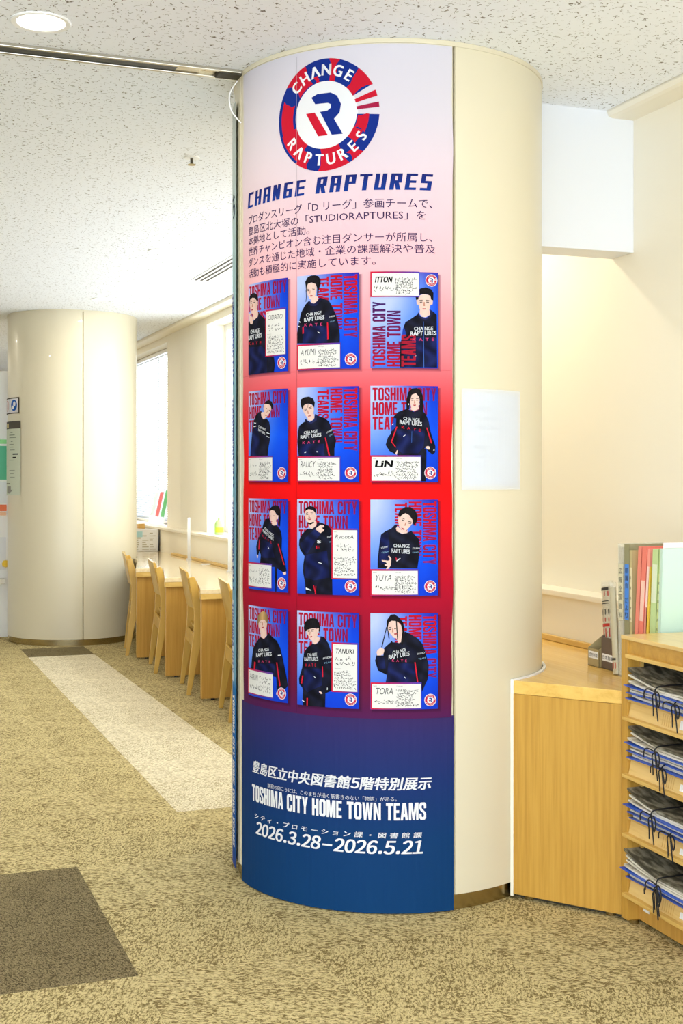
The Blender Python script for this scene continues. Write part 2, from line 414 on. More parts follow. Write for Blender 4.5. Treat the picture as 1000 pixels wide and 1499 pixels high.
"S 408,174 453,158 508,139 574,162 619,205 608,252 563,291 508,330 464,326 420,283 403,228",
"H 406,152 420,121 453,96 508,76 586,76 652,110 689,166 677,229 630,269 612,209 566,162 508,141 455,161 426,189",
"D 461,205 495,217 492,224 459,213",
"D 554,238 592,244 590,252 554,247",
"D 459,188 499,200 497,206 457,194",
"D 552,222 599,230 597,236 552,229",
"L 450,289 499,303 491,317 457,305",
"K 513,232 524,236 510,271 491,269",
"S 166,627 221,630 257,634 287,619 258,589 268,578 305,611 296,681 265,716 224,722 254,693 210,685 206,673 243,665 227,650 169,639",
"R 367,595 386,611 378,634 371,626",
"W 375,634 431,605 439,611 384,639",
],[('CHANGE','W',337,495,572,500,37),('RAPTURES','W',309,548,574,563,44),('STUDIO','W',155,511,254,494,17),('TEAM','T',161,560,271,547,16),('STUDIO','W',613,514,720,512,17),('TEAM','T',608,558,708,552,14)]),
'41':([
"J 86,732 122,574 167,462 274,384 374,331 467,348 556,296 573,265 656,305 767,344 842,414 901,539 972,722 999,810 958,843 842,867 782,864 751,738 485,729",
"N 254,633 720,596 736,732 485,729 233,727",
"S 364,255 530,237 538,305 467,344 383,331",
"S 325,188 345,156 412,133 503,132 547,167 538,213 503,254 431,266 364,255 325,219",
"G 291,175 301,105 374,63 467,40 542,67 569,112 559,174 524,157 485,134 393,142 339,166 311,205",
"D 366,167 412,162 412,168 370,173",
"D 456,159 507,156 507,163 460,165",
"L 408,218 471,214 460,226 416,229",
"K 423,167 442,166 445,200 419,202",
"R 200,614 243,618 222,728 178,732",
"R 759,579 782,577 851,821 827,832",
"S 767,896 800,889 776,927 759,923",
"W 794,497 865,490 863,498 797,508",
"J 767,828 901,847 842,920 782,925",
],[('CHANGE','W',325,498,598,465,34),('RAPTURES','W',264,559,659,517,42),('KATE','P',325,613,631,595,26)]),
'42':([
"J 104,849 416,846 485,858 479,999 104,999 97,939",
"J 40,779 34,719 91,604 122,446 178,384 275,339 334,344 399,294 404,257 462,262 530,326 597,456 619,580 597,816 473,858 439,867 393,840 178,896 116,863 91,813",
"N 129,610 416,596 428,772 178,859 116,804",
"S 263,314 358,258 399,279 370,317 311,345 275,336",
"S 166,207 215,182 299,176 358,184 375,206 358,251 323,282 275,313 233,300 197,257 166,229",
"H 120,183 132,126 190,86 275,68 349,76 384,117 399,176 384,224 370,184 334,173 251,183 178,200 149,221",
"S 352,174 379,176 372,210 352,210",
"D 193,215 222,210 222,217 195,220",
"D 254,207 293,202 294,209 256,213",
"D 188,203 225,197 225,202 190,207",
"D 249,194 297,188 297,193 251,200",
"L 227,268 266,259 270,271 237,278",
"K 227,215 239,215 234,248 220,248",
"R 91,686 116,685 91,775 76,769",
"R 433,573 445,572 451,683 437,683",
"R 172,919 197,918 190,999 172,999",
"S 381,833 416,839 441,856 416,863 387,848",
"W 299,679 332,699 325,703 299,688",
"W 91,939 135,957 131,963 94,951",
"W 513,790 521,790 521,814 510,813",
],[('CHANGE','W',184,482,349,467,34),('RAPTURES','W',135,529,370,516,40),('KATE','R',154,586,334,577,30),('STUDIO','W',448,498,586,475,18),('TEAM','T',462,546,591,524,15)]),
'43':([
"J 67,492 89,437 188,437 199,358 298,296 397,303 486,273 497,187 574,211 686,259 765,322 810,417 856,543 839,691 754,815 742,732 221,725 243,639 111,593",
"N 265,506 641,524 664,727 232,725",
"N 100,453 199,452 221,569 111,586",
"S 375,257 464,202 486,257 453,296 408,307",
"S 249,155 265,93 320,73 397,85 447,124 464,194 442,249 397,257 342,253 298,218 265,186",
"H 235,101 247,62 296,13 353,8 420,44 477,93 491,148 491,257 468,335 442,311 466,179 439,104 375,79 309,75 268,94 254,147 279,261 263,257 248,171",
"H 367,61 384,61 402,272 389,272",
"H 230,140 243,140 173,351 159,351",
"H 298,288 320,288 320,366 301,358",
"H 530,226 552,242 552,304 536,296",
"D 271,163 304,159 305,167 273,171",
"D 345,157 373,154 373,161 347,164",
"D 265,144 305,140 305,146 268,151",
"L 342,208 389,202 389,216 351,222",
"K 318,155 331,155 336,194 314,196",
"S 89,406 100,383 155,351 205,374 199,397 180,435 172,413 161,435 100,437",
"R 641,508 658,508 699,728 682,727",
"W 491,655 513,669 508,675 490,661",
],[('CHANGE','W',323,427,517,390,36),('RAPTURES','W',265,477,569,437,44),('KATE','P',315,500,530,504,25),('STUDIO','W',677,432,793,417,17),('TEAM','T',697,485,804,471,16)]),
}

# ------------------------------------------------------------ columns
RAD = .578
def column(cx, cy, label):
    t = thing('column', label, 'column', (cx, cy, 0))
    MB().lathe([(0, 0), (RAD-.022, 0), (RAD-.022, CEIL), (0, CEIL)], 64).build('core', M['seam'], t, smooth=True)
    MB().lathe([(RAD-.022, .001), (RAD-.012, .001), (RAD-.012, .053), (RAD-.022, .053)], 96).build('base_ring', M['steel'], t, smooth=True)
    MB().lathe([(RAD-.02, 2.915), (RAD+.003, 2.915), (RAD+.003, CEIL-.001), (RAD-.02, CEIL-.001)], 96).build('top_ring', M['column'], t, smooth=True)
    g = math.degrees(.0035/RAD)
    for k in range(4):
        P = [[Vector((r*math.cos(a), r*math.sin(a), z)) for z in (.055, 2.915)] for r, a in
             [(RAD-.018, D2R(90*k+g))]+[(RAD-.004, D2R(90*k+g))]+[(RAD, D2R(90*k+g*1.5+(90-3*g)*i/40)) for i in range(41)]+[(RAD-.004, D2R(90*k+90-g)), (RAD-.018, D2R(90*k+90-g))]]
        MB().grid(P).build('panel', M['column'], t, smooth=True)
    return t
COL1 = (1.885, 4.495); COL2 = (1.85, 11.86)
column(*COL1, 'large round cream column wrapped with printed posters, in front')
column(*COL2, 'round cream column in the background with small signs, beside the desks')

# ------------------------------------------------------------ printing on curved sheets
def print_mat():
    m = mat('print_ink', (255, 255, 255), .75, spec=.12); a = nd(m, 'ShaderNodeAttribute'); a.attribute_name = 'Ink'; g = nd(m, 'ShaderNodeVectorMath', operation='SCALE'); g.inputs['Scale'].default_value = .84   # paper white is not pure white
    lk(m, a.outputs['Color'], g.inputs[0]); lk(m, g.outputs[0], m.node_tree.nodes['Principled BSDF'].inputs['Base Color']); return m
M['ink'] = print_mat()
_tx = {}
def glyphs(txt, bold=0.0, space=1.0):
    k = (txt, bold > 0, space)
    if k in _tx: return _tx[k]
    cu = bpy.data.curves.new('t', 'FONT'); cu.body = txt; cu.size = 1; cu.offset = 0 if bold >= 0 else bold*.5; cu.space_character = space
    cu.resolution_u = 2 if len(txt) > 12 else 4; cu.fill_mode = 'BOTH'
    o = bpy.data.objects.new('t', cu); C.objects.link(o); dg = bpy.context.evaluated_depsgraph_get()
    me = o.evaluated_get(dg).to_mesh(); me.calc_loop_triangles()
    V = [(a.co.x, a.co.y) for a in me.vertices]; T = [tuple(t.vertices) for t in me.loop_triangles]
    o.evaluated_get(dg).to_mesh_clear(); bpy.data.objects.remove(o); bpy.data.curves.remove(cu)
    xs = [p[0] for p in V] or [0, 1]; ys = [p[1] for p in V] or [0, 1]
    bb = (min(xs), max(xs), min(ys), max(ys)); _tx[k] = (V, T, bb); return _tx[k]
HV = {}
def _mir(p): return [(1-x, y) for x, y in p]
def _r(a, b, c, d): return [(a, c), (b, c), (b, d), (a, d)]
_ol = [(.5, 1), (.2, 1), (0, .88), (0, .12), (.2, 0), (.5, 0), (.5, .15), (.4, .17), (.37, .22), (.37, .78), (.4, .83), (.5, .85)]
_cu = [(.5, 1), (.8, 1), (1, .88), (1, .62), (.67, .62), (.67, .78), (.63, .83), (.5, .85)]
_al = [(0, 0), (.28, 1), (.5, 1), (.5, .78), (.42, .38), (.5, .38), (.5, .2), (.38, .2), (.33, 0)]
HV['T'] = (1, [_r(0, 1, .83, 1), _r(.3, .7, 0, .83)]); HV['H'] = (1.05, [_r(0, .37, 0, 1), _r(.63, 1, 0, 1), _r(.37, .63, .41, .6)]); HV['I'] = (.42, [_r(0, 1, 0, 1)])
HV['O'] = (1.05, [_ol, _mir(_ol)]); HV['C'] = (1.02, [_ol, _cu, [(x, 1-y) for x, y in _cu]]); HV['A'] = (1.08, [_al, _mir(_al)])
HV['S'] = (1, [[(.5, 1), (.8, 1), (1, .88), (1, .66), (.67, .66), (.67, .78), (.6, .84), (.4, .84), (.33, .78), (.33, .7), (.42, .62), (.85, .46), (1, .34), (1, .12), (.8, 0), (.2, 0), (0, .12), (0, .36), (.33, .36), (.33, .22), (.4, .16), (.6, .16), (.67, .22), (.67, .3), (.58, .38), (.15, .54), (0, .66), (0, .88), (.2, 1)]])
HV['M'] = (1.4, [_r(0, .24, 0, 1), _r(.76, 1, 0, 1), [(.14, 1), (.36, 1), (.5, .42), (.64, 1), (.86, 1), (.6, 0), (.4, 0)]])
HV['Y'] = (1, [[(0, 1), (.34, 1), (.5, .66), (.66, 1), (1, 1), (.67, .4), (.67, 0), (.33, 0), (.33, .4)]])
HV['E'] = (.85, [_r(0, .38, 0, 1), _r(.38, .98, .84, 1), _r(.38, .9, .43, .58), _r(.38, .98, 0, .16)])
HV['W'] = (1.5, [[(0, 1), (.21, 1), (.3, .4), (.4, 1), (.6, 1), (.7, .4), (.79, 1), (1, 1), (.84, 0), (.61, 0), (.5, .6), (.39, 0), (.16, 0)]])
HV['N'] = (1.05, [_r(0, .3, 0, 1), _r(.7, 1, 0, 1), [(.12, 1), (.34, 1), (.88, 0), (.66, 0)]])
class Print:
    """flat ink shapes (s along the sheet, z up) bent round a column"""
    def __init__(s, col, ref, base=.0025, rad=RAD):
        s.v = []; s.f = []; s.c = []; s.col = col; s.ref = ref; s.r = rad+base; s.rad = rad; s.iso = 0
    def tri(s, p, layer, cf, d=0):
        w_ = max(q[0] for q in p)-min(q[0] for q in p)
        if w_ > .026 and d < 7 and s.r < 50:
            i = max(range(3), key=lambda i: abs(p[i][0]-p[(i+1) % 3][0])); a, b, c = p[i], p[(i+1) % 3], p[(i+2) % 3]
            m_ = ((a[0]+b[0])/2, (a[1]+b[1])/2); s.tri((a, m_, c), layer, cf, d+1); s.tri((m_, b, c), layer, cf, d+1); return
        if s.iso and d < 12:
            E_ = [math.hypot(p[i][0]-p[(i+1) % 3][0], p[i][1]-p[(i+1) % 3][1]) for i in range(3)]; i = E_.index(max(E_))
            if E_[i] > s.iso:
                a, b, c = p[i], p[(i+1) % 3], p[(i+2) % 3]; m_ = ((a[0]+b[0])/2, (a[1]+b[1])/2)
                s.tri((a, m_, c), layer, cf, d+1); s.tri((m_, b, c), layer, cf, d+1); return
        n = len(s.v); area = (p[1][0]-p[0][0])*(p[2][1]-p[0][1])-(p[2][0]-p[0][0])*(p[1][1]-p[0][1])
        if area < 0: p = p[::-1]
        for x, z in p:
            r = s.r+layer*.0003; a = s.ref+x/s.rad
            s.v.append((r*math.cos(a), r*math.sin(a), z)); c = cf(x, z) if callable(cf) else cf
            s.c.append((*lin(c), 1))
        s.f.append((n, n+1, n+2))
    def poly(s, pts, layer, cf):
        for t in tessellate_polygon([[Vector((x, z, 0)) for x, z in pts]]): s.tri([pts[i] if isinstance(i, int) else (i[0], i[1]) for i in t], layer, cf)
    def rect(s, x0, x1, z0, z1, layer, cf, nx=1, nz=1):
        for i in range(nx):
            for j in range(nz):
                a, b = x0+(x1-x0)*i/nx, x0+(x1-x0)*(i+1)/nx; c, d = z0+(z1-z0)*j/nz, z0+(z1-z0)*(j+1)/nz
                s.tri(((a, c), (b, c), (b, d)), layer, cf); s.tri(((a, c), (b, d), (a, d)), layer, cf)
    def text(s, txt, o, X, Y, layer, cf, bold=0, space=1, shear=0, ybox=None):
        """o origin, X full-width vector, Y full-height vector; text box fitted to them"""
        V, T, bb = glyphs(txt, bold, space)
        bo = max(bold, 0)
        y0, y1 = bb[2]-bo*.35, bb[3]+bo*.35; W = bb[1]-bb[0]+2*bo or 1; H = y1-y0 or 1
        def f(p, ex, ey):
            u = (p[0]+ex-bb[0]+bo)/W; v_ = (p[1]+ey-y0)/H; return (o[0]+u*X[0]+v_*Y[0]+shear*v_*math.hypot(*Y), o[1]+u*X[1]+v_*Y[1])
        for ex, ey in (((-bo, -bo*.35), (-bo, bo*.35), (0, 0), (bo, -bo*.35), (bo, bo*.35)) if bo > .02 else ((-bo, 0), (bo, 0)) if bo else ((0, 0),)):
            Q = [f(p, ex, ey) for p in V]
            for t in T: s.tri([Q[i] for i in t], layer, cf)
    def cells(s, txt, x0, x1, z0, h, bold, shear):
        """wide-cell lettering: full-width glyphs, narrower cells for digits and stops"""
        adv = [.36 if c == '.' else .62 if c in '0123456789' else .8 if c == '-' else 1 for c in txt]; em = (x1-x0)/sum(adv); x = x0
        dig = txt[0] in '0123456789'; ref = glyphs('0' if 0 else '０' if dig else '国', 1)[2]; k = h/(ref[3]-ref[2])
        for c, a in zip(txt, adv):
            V, T, bb = glyphs(c if ord(c) > 127 else chr(ord(c)+0xFEE0), 1); cen = (bb[0]+bb[1])/2; kx = em*(1.0 if dig else .98)
            for ex, ey in ((-bold, -bold*.3), (-bold, bold*.3), (0, 0), (bold, -bold*.3), (bold, bold*.3)):
                Q = []
                for px, py in V:
                    zz = (py+ey-ref[2])*k
                    if c == '.': xx = x+em*a*.3+(px-bb[0]+ex)*kx
                    elif c == '-': xx = x+em*a/2+(px-cen)*kx*.72+ex*kx; zz = (py-(bb[2]+bb[3])/2)*k+h*.42+ey*k*1.6
                    elif c == '5' and not dig: xx = x+em*a/2+(px-cen+ex)*kx
                    else: xx = x+em*a/2+(px-(cen if a < 1 else .5)+ex)*kx
                    Q.append((xx+shear*zz, z0+zz))
                for t in T: s.tri([Q[i] for i in t], 0, WHITE)
            x += em*a
    def heavy(s, txt, o, X, Y, layer, cf):
        """condensed poster capitals"""
        ws = [HV[c][0] if c != ' ' else .5 for c in txt]; tot = sum(ws)+.12*(len(txt)-1); x = 0
        for c, wd in zip(txt, ws):
            if c != ' ':
                for pg in HV[c][1]: s.poly([(o[0]+(x+u*wd)/tot*X[0]+v_*Y[0], o[1]+(x+u*wd)/tot*X[1]+v_*Y[1]) for u, v_ in pg], layer, cf)
            x += wd+.12
    def build(s, name, parent, label=None, m=None):
        me = bpy.data.meshes.new(name); me.from_pydata(s.v, [], s.f); me.materials.append(m or M['ink'])
        a = me.color_attributes.new('Ink', 'FLOAT_COLOR', 'POINT'); a.data.foreach_set('color', [x for c in s.c for x in c])
        o = bpy.data.objects.new(name, me); C.objects.link(o); o.parent = parent
        if label: o['label'] = label
        return o
def mix(a, b, t): t = max(0, min(1, t)); return tuple(x+(y-x)*t for x, y in zip(a, b))
def grad(stops, t):
    for (p, a), (q, b) in zip(stops, stops[1:]):
        if t <= q: return mix(a, b, (t-p)/(q-p) if q > p else 0)
    return stops[-1][1]
REF1 = math.atan2(-COL1[1], -COL1[0])
NAVY, RED, WHITE, BLUE = (22, 44, 120), (205, 22, 48), (246, 246, 248), (18, 46, 136)
def logo(P, cx, cz, r, L, big):
    def pt(a, q): a = D2R(a); return (cx+q*r*math.cos(a), cz+q*r*math.sin(a))
    def arc(a0, a1, q0, q1, layer, c, st=None, sk=0):
        n = max(2, int(abs(a1-a0)/(6 if big else 18)))
        for i in range(n):
            t0, t1 = i/n, (i+1)/n; A = a0+(a1-a0)*t0; B = a0+(a1-a0)*t1
            P.poly([pt(A+sk*0, q0), pt(B, q0), pt(B, q1), pt(A, q1)], layer, c)
    bl = BLUE if big else (60, 40, 110)
    if not big: arc(0, 360, 0.01, 1.12, L, (236, 232, 240))
    arc(0, 360, .01, .62, L, (240, 240, 242)); arc(28.6, 356.7, .6, 1, L+1, bl if big else (206, 40, 70))
    for a0, a1, c in ((15.6, 22, RED), (4, 9.4, (170, 30, 70))): arc(a0, a1, .6, 1, L+1, c)
    rnd = random.Random(3)
    if big:
        for a0, a1, q0, q1 in ((28.6, 50, .6, 1), (72, 84, .6, 1), (98, 108, .6, .72), (112, 143, .62, 1), (158, 200, .66, .93), (196, 236, .6, .95), (232, 250, .72, 1), (262, 298, .6, 1), (300, 316, .82, 1), (334, 356.7, .62, .82), (316, 336, .6, .78)):
            n = 7; O = [pt(a0+(a1-a0)*i/n+rnd.uniform(-1, 1), q1) for i in range(n+1)]; I = [pt(a0+(a1-a0)*i/n+rnd.uniform(-3, 1)*(0 < i), q0) for i in range(n+1)]
            e0 = [pt(a0+rnd.uniform(0, 4), q0+(q1-q0)*j/4) for j in (1, 2, 3)]; e1 = [pt(a1+rnd.uniform(-4, 1), q0+(q1-q0)*j/4) for j in (3, 2, 1)]
            P.poly(I[:1]+e0+O+e1+I[:0:-1], L+2, RED)
    k = r/.19
    def rel(pts): return [(cx+(x+.217)*k, cz+(z-2.687)*k) for x, z in pts]
    P.poly(rel([(-.267, 2.751), (-.245, 2.760), (-.195, 2.760), (-.172, 2.747), (-.158, 2.718), (-.163, 2.69), (-.183, 2.670), (-.152, 2.617), (-.191, 2.617), (-.234, 2.699), (-.207, 2.700), (-.194, 2.709), (-.194, 2.720), (-.205, 2.726), (-.252, 2.727)]), L+2, BLUE)
    P.poly(rel([(-.288, 2.699), (-.254, 2.699), (-.205, 2.617), (-.241, 2.617)]), L+2, RED)
    for word, a0, a1, up in (('CHANGE', 136, 55, 1), ('RAPTURES', 213, 328, -1)):
        for i, ch in enumerate(word):
            a = a0+(a1-a0)*i/(len(word)-1); ca, sa = math.cos(D2R(a)), math.sin(D2R(a))
            V, T, bb = glyphs(ch, .022); h = .2*r; wd = h*(bb[1]-bb[0])/(bb[3]-bb[2])*1.0
            U = (ca*up, sa*up); X = (sa*up, -ca*up) if True else 0
            q = .8*r; o = (cx+ca*q-U[0]*h/2-X[0]*wd/2, cz+sa*q-U[1]*h/2-X[1]*wd/2)
            if ch == 'A':   # crossbar-less letter
                st = .22
                g = [(0, 0), (st, 0), (.5, .62), (1-st, 0), (1, 0), (.62, 1), (.38, 1)]
                P.poly([(o[0]+x*X[0]*wd+y*U[0]*h, o[1]+x*X[1]*wd+y*U[1]*h) for x, y in g], L+3, WHITE)
            else: P.text(ch, o, (X[0]*wd, X[1]*wd), (U[0]*h, U[1]*h), L+3, WHITE, .03)

PINK = [(0, (70, 26, 78)), (.655, (84, 28, 84)), (.74, (104, 22, 62)), (.9, (140, 14, 46)), (1.06, (178, 12, 44)), (1.25, (214, 8, 30)), (1.44, (250, 12, 14)), (1.62, (244, 30, 36)), (1.74, (238, 84, 92)), (1.85, (242, 126, 134)), (2.0, (248, 160, 168)), (2.15, (250, 190, 196)), (2.3, (242, 200, 208)), (2.5, (232, 212, 220)), (2.7, (224, 216, 224)), (3, (222, 218, 226))]
BLU = [(0, (10, 62, 112)), (.25, (14, 60, 112)), (.45, (30, 52, 112)), (.6, (50, 48, 108)), (.66, (60, 44, 100))]
wrap = thing('wrap_poster', 'red, pink and navy printed poster sheets wrapped round the front column', 'poster', (*COL1, 0))
def wav(z, k): return .004*math.sin(z*9+k)+.003*math.sin(z*21+k)
def sheet(x0, x1, z0, z1, lay, stops, label, left=False, right=False, ridge=0):
    P = Print(COL1, REF1, .0018); n = max(6, int((x1-x0)/.012)); m_ = int((z1-z0)/.03)
    for i in range(n):
        for j in range(m_):
            q = []
            for a, b in ((i, j), (i+1, j), (i+1, j+1), (i, j+1)):
                z = z0+(z1-z0)*b/m_; u = a/n; x = x0+(x1-x0)*u
                if left: x += wav(z, 1)*(1-u)
                if right: x += .5*wav(z, 4)*u
                q.append((x, z))
            P.tri((q[0], q[1], q[2]), lay, lambda x, z: grad(stops, z)); P.tri((q[0], q[2], q[3]), lay, lambda x, z: grad(stops, z))
    if ridge:      # shallow crinkles of the paper
        P.v = [((math.hypot(x, y)+ridge*(.5+.5*math.sin(math.atan2(y, x)*170)))*math.cos(math.atan2(y, x)), (math.hypot(x, y)+ridge*(.5+.5*math.sin(math.atan2(y, x)*170)))*math.sin(math.atan2(y, x)), z) for x, y, z in P.v]
    return P.build('paper_sheet', wrap, label)
sheet(-.645, -.325, .655, 1.826, 0, PINK, 'lower left red sheet', left=True); sheet(-.328, .222, .655, 1.826, 1, PINK, 'lower right red sheet', right=True)
sheet(-.645, -.325, 1.822, 2.912, 1, PINK, 'upper left pink sheet', left=True); sheet(-.328, .222, 1.822, 2.912, 2, PINK, 'upper right pink sheet', right=True)
sheet(-.664, .228, .004, .66, -3, BLU, 'navy blue bottom sheet', ridge=.0005)
PB = .0018+.0003*3
P = Print(COL1, REF1, PB); logo(P, -.217, 2.687, .19, 0, True); P.build('emblem', wrap, 'round red and blue emblem')
P = Print(COL1, REF1, PB)
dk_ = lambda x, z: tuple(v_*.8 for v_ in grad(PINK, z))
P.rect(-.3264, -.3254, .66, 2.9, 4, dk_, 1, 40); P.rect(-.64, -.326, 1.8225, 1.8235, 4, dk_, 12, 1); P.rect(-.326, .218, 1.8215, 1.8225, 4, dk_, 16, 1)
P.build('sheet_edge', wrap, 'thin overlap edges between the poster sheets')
# title: squared italic letters
TG = {'C': "1,1 0,1 0,0 1,0", 'H': "0,0 0,1|1,0 1,1|0,.5 1,.5", 'A': "0,0 0,1 1,1 1,0|0,.45 1,.45", 'N': "0,0 0,1 .9,0 .9,1", 'G': "1,1 0,1 0,0 1,0 1,.5 .55,.5",
      'E': "1,1 0,1 0,0 1,0|0,.5 .9,.5", 'R': "0,0 0,1 1,1 1,.5 0,.5|.5,.5 1,0", 'P': "0,0 0,1 1,1 1,.5 0,.5", 'T': "-.1,1 1.1,1|.5,1 .5,0", 'U': "0,1 0,0 1,0 1,1", 'S': "1,1 0,1 0,.5 1,.5 1,0 0,0"}
P = Print(COL1, REF1, PB)
def stroke_word(word, x0, x1, z0, z1):
    n = len(word); st = (x1-x0)/n; wd = st*.74; h = z1-z0; tv, th = .0150, .0082
    for i, ch in enumerate(word):
        ox = x0+i*st
        for pl in TG[ch].split('|'):
            pts = [tuple(map(float, q.split(','))) for q in pl.split()]
            for (a, b), (c, d) in zip(pts, pts[1:]):
                ax, az, bx, bz = ox+tv/2+a*(wd-tv), z0+th/2+b*(h-th), ox+tv/2+c*(wd-tv), z0+th/2+d*(h-th)
                if abs(bz-az) < 1e-6: lo, hi = sorted((ax, bx)); q = [(lo-tv/2, az-th/2), (hi+tv/2, az-th/2), (hi+tv/2, az+th/2), (lo-tv/2, az+th/2)]
                else:
                    if az > bz: ax, az, bx, bz = bx, bz, ax, az
                    q = [(ax-tv/2, az-th/2), (ax+tv/2, az-th/2), (bx+tv/2, bz+th/2), (bx-tv/2, bz+th/2)]
                P.poly([(x+(z-z0)*.16, z) for x, z in q], 1, lambda x, z: mix((20, 60, 150), (26, 36, 110), (z-2.42)/.055))
stroke_word('CHANGE', -.6, -.283, 2.423, 2.476); P.build('title_lettering', wrap, 'navy italic squared title, first word')
P = Print(COL1, REF1, PB); stroke_word('RAPTURES', -.252, .158, 2.423, 2.478); P.build('title_lettering', wrap, 'navy italic squared title, second word')
P = Print(COL1, REF1, PB)
for t, x0, x1, z0, z1 in (("プロダンスリーグ「D リーグ」参画チームで、", -.592, .15, 2.363, 2.395), ("豊島区北大塚の「STUDIORAPTURES」を", -.593, .128, 2.324, 2.355), ("本拠地として活動。", -.593, -.275, 2.288, 2.318),
                          ("世界チャンピオン含む注目ダンサーが所属し、", -.593, .15, 2.25, 2.281), ("ダンスを通じた地域・企業の課題解決や普及", -.593, .161, 2.212, 2.243), ("活動も積極的に実施しています。", -.593, -.04, 2.172, 2.203)):
    P.text(t, (x0, z0), (x1-x0, 0), (0, z1-z0), 1, (62, 40, 92), .002)
P.build('body_lettering', wrap, 'small dark Japanese lettering')
P = Print(COL1, REF1, PB)
for t, x0, x1, z0, z1, bo, sh, sp in (("静寂の向こうには、このまちが描く筋書きのない「物語」がある。", -.466, .03, .379, .395, .004, 0, 1),
                              ("シティ・プロモーション課・図書館課", -.548, .113, .256, .275, .024, .2, 1.7)):
    P.text(t, (x0, z0), (x1-x0, 0), (0, z1-z0), 0, WHITE, bo, sp, sh)
P.cells('豊島区立中央図書館5階特別展示', -.566, .146, .417, .040, .035, .2); P.cells('2026.3.28-2026.5.21', -.541, .118, .203, .0445, .034, .2)
P.heavy('TOSHIMA CITY HOME TOWN TEAMS', (-.566, .316), (.695, 0), (0, .058), 0, WHITE)
P.build('exhibition_lettering', wrap, 'white exhibition lettering on the navy sheet')

# ------------------------------------------------------------ the twelve printed portrait cards
CW, CH = .228, .3215
LX = {'1': -.592, '2': -.324, '3': -.0575}; TZ = {'1': 2.149, '2': 1.768, '3': 1.3875, '4': 1.0075}
PAL = {'H': (26, 22, 26), 'S': (242, 206, 192), 'J': (18, 20, 36), 'N': (18, 25, 68), 'C': (26, 30, 66), 'D': (38, 24, 26), 'L': (180, 70, 74), 'K': (198, 136, 114), 'R': (214, 28, 52), 'W': (240, 244, 248),
       'G': (214, 172, 112), 'B': (24, 62, 168), 'U': (60, 100, 180), 'P': (226, 70, 130), 'T': (130, 170, 200)}
KIND = {'11': 'h', '12': 'v', '13': 'w', '21': 'h', '22': 'v', '23': 'h', '31': 'h', '32': 'h', '33': 'v', '41': 'h', '42': 'h', '43': 'v'}
CAP = {'11': (.53, .955, .335, .815), '12': (.025, .715, .745, .985), '13': (.02, .705, .015, .25), '21': (.02, .675, .735, .985), '22': (.02, .71, .745, .985), '23': (.02, .73, .74, .985),
       '31': (.02, .655, .72, .965), '32': (.605, .975, .32, .82), '33': (.02, .69, .74, .985), '41': (.02, .685, .715, .965), '42': (.605, .975, .33, .82), '43': (.025, .735, .735, .985)}
NAME = {'11': 'CIDATO', '12': 'AYUMI', '13': 'ITTON', '21': '', '22': 'RAUCY', '23': 'LiN', '31': '', '32': 'RyootA', '33': 'YUYA', '41': 'HARUN', '42': 'TANUKI', '43': 'TORA'}
LOOK = {'11': 'hand raised to the chin, top left', '12': 'curly hair tied up', '13': 'caption strip along its top', '21': 'head tilted far aside, arms down', '22': 'wet-look fringe, second row', '23': 'long black hair and open arms',
        '31': 'ponytail, seen from the side', '32': 'hand on the shoulder and moustache', '33': 'leaning head and crossed hands', '41': 'blond hair', '42': 'black bowl-cut fringe, bottom row', '43': 'braids, one pulled by a hand'}
